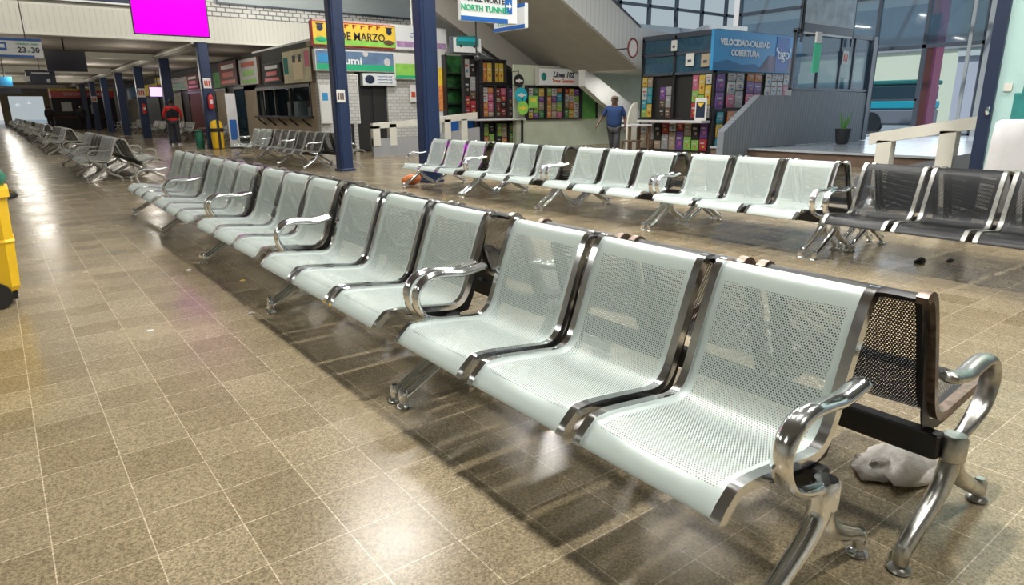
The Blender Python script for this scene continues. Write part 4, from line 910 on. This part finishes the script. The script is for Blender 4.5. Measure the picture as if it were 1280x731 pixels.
# ramp railing right (plane X 9)
t = thing('ramp_railing', 'cream ramp handrail with posts beside the black benches on the right', 'railing', (9.0, 0, 0)); RZ = []
P0 = on_x(1092, 166, 9.0); P1 = on_x(1235, 143, 9.0); Pe = P1 + (P1 - P0) * .25
def zr(y): return P0.z + (P1.z - P0.z) * (y - P0.y) / (P1.y - P0.y)
s = MB(); s.prism([(P0.y + .05, zr(P0.y + .05)), (Pe.y, zr(Pe.y)), (Pe.y, zr(Pe.y) - .145), (P0.y + .05, zr(P0.y) - .15)], 0, 0, .14); s.build('top_rail', 'cream', t)
for px in (1103, 1181, 1226):
    q = on_x(px, 190, 9.0); s = MB(); s.box((0, q.y - .09, 0), (.14, q.y + .09, zr(q.y) - .12)); s.build('rail_post', 'cream', t)
s = MB(); s.prism([(4.3, 0), (4.3, .36), (P0.y, .45), (Pe.y, .86), (Pe.y, 0)], 0, .02, .12); s.build('lower_wall', 'greywall', t)
# teal booth and cloth
t = thing('teal_booth', 'pale teal booth with navy corner post and dark teal painted patch', 'booth', (8.2, on_x(1240, 100, 8.2).y, 0), FX)
s = MB(); s.box((.06, 0, 0), (3.6, .12, 4.4)); s.build('booth_panel', 'teal', t); s = MB(); s.box((-.06, -.04, 0), (.06, .14, 4.4)); s.build('corner_post', 'signnavy', t)
s = MB(); s.prism([(.22, .6), (.22, 1.40), (.28, 1.40), (.30, 1.75), (3.2, 1.75), (3.2, .6)], 1, -.01, 0); s.build('painted_patch', 'tealdark', t); s = MB(); s.box((.12, -.02, 1.42), (.19, 0, 1.50)); s.build('switch_plate', 'cream', t); s = MB(); s.tube([(0.03, -.06, 1.2), (.03, -.09, 1.23), (.03, -.06, 1.26)], .018, 6); s.build('latch', 'chrome', t)
# cloth-covered table
s = MB(); rings = []; N = 40
for (e, z) in ((.0, 0.02), (-.02, .5), (-.05, .9), (-.12, 1.12), (-.2, 1.15)):
    r = []
    for k in range(N):
        a_ = 2 * PI * k / N; ca, sa = math.cos(a_), math.sin(a_); q_ = max(abs(ca) / .26, abs(sa) / .95); f = 1 / q_ * (1 + e * .5) * (1 + (.045 if z < 1 else .0) * math.sin(a_ * 9 + z))
        r.append((ca * f, sa * f, z))
    rings.append(r)
s.loft(rings); o = s.build('cloth_cover', 'cloth', None, 'all', (7.85, on_x(1236, 190, 7.85).y - .95, 0)); tag(o, 'pale grey cloth draped over a stand against the teal booth', 'cloth')

# ============================================================ BINS
def drum_bin(loc, w, h, label):
    t = thing('waste_bin', label, 'bin', loc)
    s = MB(); k = w / 2
    rings = []
    for z, q_ in ((.12 * h, .80), (.16 * h, .86), (.5 * h, .93), (.52 * h, .96), (.54 * h, .93), (.86 * h, .98), (.87 * h, 1.06), (.93 * h, 1.06), (.94 * h, 1.0)):
        r = k * q_; c_ = r * .25
        rings.append([(-r + c_, -r, z), (r - c_, -r, z), (r, -r + c_, z), (r, r - c_, z), (r - c_, r, z), (-r + c_, r, z), (-r, r - c_, z), (-r, -r + c_, z)])
    s.loft(rings); s.build('bin_body', 'yellow', t)
    s = MB(); s.tube([(k * 1.0, -.12, .86 * h), (k * 1.18, -.12, .87 * h), (k * 1.18, .12, .87 * h), (k * 1.0, .12, .86 * h)], .02, 8); s.build('handle', 'black', t, True)
    for y in (-.2, .2):
        s = MB(); s.loft([[(k * .22 + .09 * math.cos(2 * PI * j / 16), y + dy, .09 + .09 * math.sin(2 * PI * j / 16)) for j in range(16)] for dy in (-.025, .025)]); s.build('wheel', 'black', t)
    s = MB(); s.box((-k * .7, -k * .6, .05 * h), (k * .75, k * .6, .15 * h)); s.build('wheel_frame', 'black', t)
    return t
q = on_z(10, 372); drum_bin((-.22, 5.75, 0), .44, .86, 'big yellow waste bin at the left edge of the photo')
s = MB(); s.ball((0, 0, .0), .22, 12, (1, 1, .55)); s.ball((.08, .06, .03), .12, 10, (1, 1, .5)); o = s.build('rubbish_bag', 'green_bag', None, 'all', (-.20, 5.75, .86 * .94 + .06)); tag(o, 'green plastic bag bulging out of the big yellow bin', 'bag')
t = thing('waste_bin', 'yellow round bin with black strap at the foot of the extinguisher pillar', 'bin', (6.28, 25.45, 0)); s = MB(); s.lathe([(.16, 0), (.19, .03), (.21, .4), (.21, .82), (.17, .94), (.05, 1.0)], n=18); s.build('bin_body', 'yellow', t, True); s = MB(); s.lathe([(.225, .60), (.23, .62), (.23, .70), (.225, .72)], n=18); s.box((-.03, -.24, 0), (.05, -.20, 1.0)); s.build('strap', 'black', t)
t = thing('waste_bin', 'green bin just left of the yellow bin by the extinguisher pillar', 'bin', (5.85, 26.2, 0)); s = MB(); s.lathe([(.12, 0), (.14, .03), (.15, .6), (.1, .66)], n=14); s.build('bin_body', 'green_bag', t, True); s = MB(); s.lathe([(.155, .58), (.16, .62)], n=14); s.build('rim', 'black', t)

# ============================================================ SMALL THINGS ON THE FLOOR
q = on_z(528, 233); s = MB(); s.ball((0, 0, .1), .12, 12, (1.3, 1, .8)); s.ball((.1, 0, .12), .08, 10); s.ball((-.1, .02, .09), .09, 10, (1, 1, .8)); o = s.build('orange_sack', 'orange', None, 'all', (5.72, 10.42, 0)); tag(o, 'orange sack on the floor under the far end of the second row', 'sack')
rr = random.Random(5)
s = MB(); rings = []
for i, (z, r_) in enumerate(((0, .10), (.02, .14), (.05, .13), (.09, .10), (.12, .06), (.135, .02))): rings.append([((r_ * (1 + .35 * rr.uniform(-1, 1))) * 1.25 * math.cos(2 * PI * k / 14), (r_ * (1 + .35 * rr.uniform(-1, 1))) * math.sin(2 * PI * k / 14), z) for k in range(14)])
s.loft(rings); s.v = [(x * .95, y * .8, z * .75) for x, y, z in s.v]; o = s.build('plastic_bag', 'bag', None, 'all', (2.42, .86, 0)); tag(o, 'crumpled whitish plastic bag on the floor behind the near black bench leg', 'plastic bag')
for (px, py, sx_, m, nm, lab, ct) in ((1150, 328, .055, 'clothblack', 'crumpled_litter', 'small dark crumpled litter on the floor under the black bench', 'litter'), (1187, 327, .035, 'clothblack', 'crumpled_litter', 'thin dark scrap of litter right of the crumpled litter', 'litter'), (303, 351, .013, 'gold', 'litter_crumb', 'small yellow crumb in the shadow of the second white bench', 'crumb'), (314, 392, .014, 'paper', 'litter_crumb', 'small white crumb on the floor in front of the second white bench', 'crumb'), (187, 414, .014, 'paper', 'litter_crumb', 'small white crumb out in the open left aisle floor', 'crumb'), (236, 338, .015, 'paper', 'litter_crumb', 'small white crumb near the third white bench foot', 'crumb')):
    q = on_z(px, py); s = MB(); rings = []
    for z, r_ in ((0, .8), (.25, 1), (.6, .7), (.8, .25)): rings.append([(sx_ * 1.6 * r_ * (1 + .3 * rr.uniform(-1, 1)) * math.cos(2 * PI * k / 9), sx_ * r_ * .6 * (1 + .3 * rr.uniform(-1, 1)) * math.sin(2 * PI * k / 9), z * sx_) for k in range(9)])
    s.loft(rings); o = s.build(nm, m, None, False, (q.x, q.y, 0)); tag(o, lab, ct)

# ============================================================ OUTSIDE
t = thing('coach_bus', 'teal and dark coach parked outside the glazed wall', 'bus', (34, 19.8, 0), 0)
s = MB(); s.box((0, -6, .4), (2.5, 6, 1.15), 0, .1); s.build('lower_body', mat('bus_grey', (.22, .22, .26), .4), t); s = MB(); s.box((-.01, -6, 1.15), (2.5, 6, 1.5), 0, .05); s.build('teal_body', 'cyan', t); s = MB(); s.box((.02, -5.9, 1.5), (2.48, 5.9, 2.25), 0, .1); s.build('windows', mat('dark_bus_window', (.03, .06, .08), .15), t); s = MB(); s.box((0, -6, 2.25), (2.5, 6, 2.45), 0, .05); s.build('roof', 'tealdark', t)
for y in (-4, 4): s = MB(); s.loft([[(x, y + .5 * math.cos(2 * PI * j / 18), .5 + .5 * math.sin(2 * PI * j / 18)) for j in range(18)] for x in (-.03, .3)]); s.build('wheel', 'black', t)
t = thing('outdoor_column', 'rust red column with pink side outside the glazed wall', 'column', (28.5, 11.35, 0)); s = MB(); s.box((-.3, -.22, 0), (.3, .22, 8)); s.build('shaft', 'column_red', t); s = MB(); s.box((-.34, -.3, 0), (.34, -.22, 8)); s.build('pink_side', 'pink', t)
t = thing('outdoor_building', 'pale lilac building wall seen through the right panes', 'building', (40, 4, 0)); s = MB(); s.box((0, -14, 0), (1, 10.6, 3.7)); s.build('wall', 'facade_pale', t); s = MB(); s.box((-.2, -14, 3.7), (1, 10.6, 4.1)); s.build('eave', 'white', t); s = MB(); s.box((-.3, -14, 4.1), (1, 10.6, 8)); s.build('roof_slope', 'soffit', t)
t = thing('outdoor_building', 'distant cream building with green trees strip behind the coach', 'building', (60, 30, 0)); s = MB(); s.box((0, -30, 0), (1, 30, 5.5)); s.build('wall', mat('pale_yellow_wall', (.8, .8, .62), .7), t); s = MB(); s.box((-.2, -30, 5.5), (1.2, 30, 9)); s.build('roof', mat('outdoor_grey_roof', (.36, .36, .40), .7), t)  # distant building with a pale yellow wall and grey roof

# ============================================================ CEILING LAMPS
def long_lamp(x, y, L, W, label):
    t = thing('ceiling_lamp', label, 'lamp', (x, y, 6.02), 0, 'suspended tube lamps over the hall')
    s = MB(); s.box((-L / 2 - .02, -.12, 0), (L / 2 + .02, .12, .07), 0, .01); s.build('housing', 'white', t); s = MB(); s.box((-L / 2, -.05, -.015), (L / 2, .05, 0)); s.build('diffuser', 'lamp', t)
    for q in (-L * .4, L * .4): s = MB(); s.tube([(q, 0, .07), (q, 0, 1.38)], .008, 5); s.build('suspension_wire', 'black', t)
    area('ceiling_lamp_light', (x, y, 5.99), (L, .07), W, (1, .97, .91), (0, 0, -1))
for k, (x, y, L, W) in enumerate(((2.4, -.9, .55, 150), (2.4, 1.95, .55, 190), (2.4, 4.8, .55, 160), (4.4, 9.3, 1.4, 150), (6.6, 1.6, .6, 170), (9.6, 6.5, 3, 200), (6.2, 5.2, .6, 90), (9.8, 11.0, 3, 330), (10, 17.0, 3, 360), (8.5, 21.5, 2, 150), (-7, 3, 2, 120), (-7, 12, 2, 150), (-5, 21, 2, 120))):  # lamps over the right side and the shops added to brighten the kiosk area
    long_lamp(x, y, L, W, 'suspended tube lamp high over the hall, %s' % ['nearest over the front row', 'second over the front row', 'third over the front row', 'fourth over the front row', 'nearest between the two rows', 'middle one over the right railing', 'second between the two rows', 'added one brightening the right side', 'added far one brightening the shops', 'far one over the left aisle', 'near one at the left wall', 'far one at the left wall', 'one before the mezzanine on the left'][k])
def fill_point(name, loc, power, color, r=.12):
    ld = bpy.data.lights.new(name, 'POINT'); ld.energy = power; ld.color = color; ld.shadow_soft_size = r
    o = bpy.data.objects.new(name, ld); col.objects.link(o); o.location = loc
for k, y in enumerate((29.5, 36, 42.5, 50, 58, 68, 82)):
    for x in (1.0, 4.6, 8.0): fill_point('passage_fill', (x, y, 2.75), 34 if x < 8 else 13, (1, .93, .82), .25)  # added point lights without fixtures, fill for the passage and its ceiling
# added fill lamps, out of view, that brighten the mezzanine front
for k, x in enumerate((-3.5, 1.0, 5.0, 9.0)):
    t = thing('mezzanine_fill', 'added fill lamp brightening the mezzanine front, %s from the left' % ORD[k], 'lamp', (x, 22.2, 6.6), 0, 'added fill lamps for the mezzanine front'); s = MB(); s.box((-.6, -.08, -.1), (.6, -.02, .12)); s.build('housing', 'white', t); s = MB(); s.tube([(-.4, -.05, .1), (-.4, -.05, .8)], .01, 5); s.tube([(.4, -.05, .1), (.4, -.05, .8)], .01, 5); s.build('suspension_wire', 'black', t)
    area('mezzanine_fill_light', (x, 22.25, 6.55), (1.2, .15), 62, (1, .96, .88), (0, 1, -.35))


# ============================================================ PEOPLE
def skin_mesh(name, verts, edges, radii, root, m, parent, sub=1):
    me = bpy.data.meshes.new(name); me.from_pydata(verts, edges, []); me.materials.append(M[m])
    o = bpy.data.objects.new(name, me); col.objects.link(o); o.parent = parent
    md = o.modifiers.new('Skin', 'SKIN'); md.use_smooth_shade = True
    sv = me.skin_vertices[0].data
    for i, r in enumerate(radii): sv[i].radius = r if isinstance(r, tuple) else (r, r); sv[i].use_root = False
    sv[root].use_root = True
    sb = o.modifiers.new('Subdivision', 'SUBSURF'); sb.levels = sub; sb.render_levels = sub
    return o
def person(loc, rz, h, label, pose, shirt, vest, trousers, shoes, hair, fine=True, cap=None):
    """faces local -y; local +x is the person's left"""
    t = thing('person', label, 'person', loc, rz); k = h / 1.7
    V, E, R = [], [], []
    def add(p, r, par=None): V.append(tuple(c * k for c in p)); R.append(tuple(q * k for q in r) if isinstance(r, tuple) else r * k); (E.append((par, len(V) - 1)) if par is not None else None); return len(V) - 1
    pel = add((0, 0, .95), (.15, .11)); wa = add((0, 0, 1.10), (.13, .10), pel); ch = add((0, -.01, 1.27), (.16, .115), wa); sh = add((0, 0, 1.40), (.12, .09), ch); nk = add((0, -.01, 1.465), .062, sh); hd0 = add((0, -.03, 1.51), (.078, .088), nk); hd1 = add((0, -.02, 1.58), (.092, .102), hd0); add((0, -.01, 1.645), (.066, .074), hd1)
    J = {}
    for s_, nm in ((1, 'L'), (-1, 'R')):
        po = pose[nm]; el, wr, kn, an = po
        a = add((s_ * .17, 0, 1.385), .058, sh); b_ = add((s_ * .20, 0, 1.34), .052, a); e = add(el, .040, b_); w_ = add(wr, .027, e)
        d_ = (Vector(wr) - Vector(el)).normalized(); pm = Vector(wr) + d_ * .06; p_ = add(tuple(pm), (.036, .018), w_)
        if fine:
            side = Vector((0, 1, 0))
            for f in range(4):
                c0 = pm + side * (-.030 + .02 * f) + d_ * .035; f1 = add(tuple(c0), .0095, p_); add(tuple(c0 + d_ * (.045 if f in (1, 2) else .036) + Vector((-s_ * .012, 0, 0))), .008, f1)
            th = pm - side * .045 + d_ * .0; f1 = add(tuple(th), .011, p_); add(tuple(th + d_ * .035 - side * .008), .009, f1)
        hp = add((s_ * .09, 0, .90), .095, pel); kk = add(kn, .060, hp); aa = add(an, .038, kk); J[nm] = (el, wr, kn, an)
        f0 = add((an[0], an[1] - .02, an[2] - .06), .036, aa); add((an[0], an[1] - .14, an[2] - .065), (.04, .024), f0)
    skin_mesh('body', V, E, R, pel, 'skin', t, 2 if fine else 1)
    # face
    s = MB()
    for sx_ in (-1, 1): s.ball((sx_ * .034 * k, -.115 * k, 1.59 * k), .012 * k, 8); s.ball((sx_ * .090 * k, -.01 * k, 1.58 * k), .022 * k, 8, (.4, .8, 1.2))
    s.ball((0, -.112 * k, 1.525 * k), .024 * k, 8, (1.3, .5, .3)); s.build('face_features', 'hair', t, 'all'); s = MB(); s.ball((0, -.125 * k, 1.56 * k), .018 * k, 8, (.8, 1, 1.3)); s.build('nose', 'skin', t, 'all')
    s = MB(); s.ball((0, .032 * k, 1.612 * k), .100 * k, 14, (.95, .92, .80)); s.build('hair', hair, t, 'all')
    if cap: s = MB(); s.ball((0, .0, 1.655 * k), .092 * k, 14, (.98, 1.08, .5)); s.prism([(-.06 * k, -.05 * k), (.06 * k, -.05 * k), (.045 * k, -.15 * k), (-.045 * k, -.15 * k)], 2, 1.64 * k, 1.655 * k); s.build('cap', cap, t, 'all')
    # shirt
    V, E, R = [], [], []
    pel = add((0, 0, .84), (.215, .19)); wa = add((0, 0, 1.06), (.215, .19), pel); ch = add((0, -.01, 1.27), (.22, .18), wa); sh = add((0, 0, 1.40), (.15, .11), ch); add((0, -.005, 1.465), .078, sh)
    for s_, nm in ((1, 'L'), (-1, 'R')):
        el, wr, kn, an = J[nm]; a = add((s_ * .175, 0, 1.385), .075, sh); b_ = add((s_ * .205, 0, 1.34), .070, a); f = .8 if vest is None else 1.0
        e = tuple((b0 * (1 - f) + e0 * f) for b0, e0 in zip((s_ * .2, 0, 1.34), el)); ei = add(e, .060 if vest is None else .056, b_)
        if vest is not None: add(tuple(e0 * .25 + w0 * .75 for e0, w0 in zip(el, wr)), .044, ei)
    skin_mesh('shirt', V, E, R, pel, shirt, t, 2 if fine else 1)
    if vest:
        V, E, R = [], [], []; pel = add((0, 0, .92), (.245, .215)); wa = add((0, 0, 1.1), (.24, .215), pel); ch = add((0, -.01, 1.27), (.245, .205), wa); add((0, 0, 1.41), (.185, .15), ch)
        skin_mesh('vest', V, E, R, pel, vest, t, 1)
    V, E, R = [], [], []; pel = add((0, 0, .93), (.165, .125))
    for s_, nm in ((1, 'L'), (-1, 'R')):
        el, wr, kn, an = J[nm]; hp = add((s_ * .09, 0, .86), .11, pel); kk = add(kn, .080, hp); add((an[0], an[1], an[2] - .01), .066, kk)
    skin_mesh('trousers', V, E, R, pel, trousers, t, 2 if fine else 1)
    for nm in 'LR':
        an = J[nm][3]; s = MB(); x, y, z = [c * k for c in an]; z0 = z - .095 * k
        s.loft([[(x + ax * .048 * k * sc_, y - .05 * k + ay * .135 * k * sc_, z0 + zz * k) for ax, ay in ((-.8, -1), (.8, -1), (1, -.6), (1, .6), (.7, 1), (-.7, 1), (-1, .6), (-1, -.6))] for zz, sc_ in ((0, 1), (.03, 1.02), (.06, .85), (.085, .6))]); s.build('shoe', shoes, t, True)
    return t
walk = {'L': ((.29, .05, 1.12), (.29, -.02, .88), (.07, -.14, .50), (.03, -.10, .095)), 'R': ((-.34, .02, 1.14), (-.44, -.12, .95), (-.04, .0, .50), (-.03, .22, .12))}
stand = {'L': ((.25, .03, 1.10), (.24, -.08, .86), (.10, .0, .50), (.11, .02, .095)), 'R': ((-.25, .03, 1.10), (-.24, -.08, .86), (-.10, -.01, .50), (-.11, .02, .095))}
hip = {'L': ((.31, .03, 1.12), (.25, -.12, .94), (.10, .0, .50), (.11, .02, .095)), 'R': ((-.31, .03, 1.12), (-.25, -.12, .94), (-.10, -.01, .50), (-.11, .0, .095))}
q = on_z(766, 202)
person((q.x, q.y, 0), math.radians(-48), 1.58, 'man in a blue polo shirt and faded cap walking past the snack display', walk, 'shirtblue', None, 'trouser', 'clothblack', 'hair', True, 'capyellow')
q = on_z(221, 182)
person((q.x, q.y, 0), math.radians(165), 1.78, 'person with red sleeves and black vest seen from behind near the yellow bin', hip, 'shirtred', 'clothblack', 'trouser', 'shoe', 'hair')
person((3.55, 62, 0), math.radians(170), 1.8, 'distant dark-clothed person standing beside the lit passage end', stand, 'clothblack', 'clothblack', 'clothblack', 'clothblack', 'hair', False)
person((5.2, 57.5, 0), 0, 1.75, 'distant dark-clothed person in front of the far red shop', stand, 'clothblack', 'clothblack', 'clothblack', 'clothblack', 'hair', False)
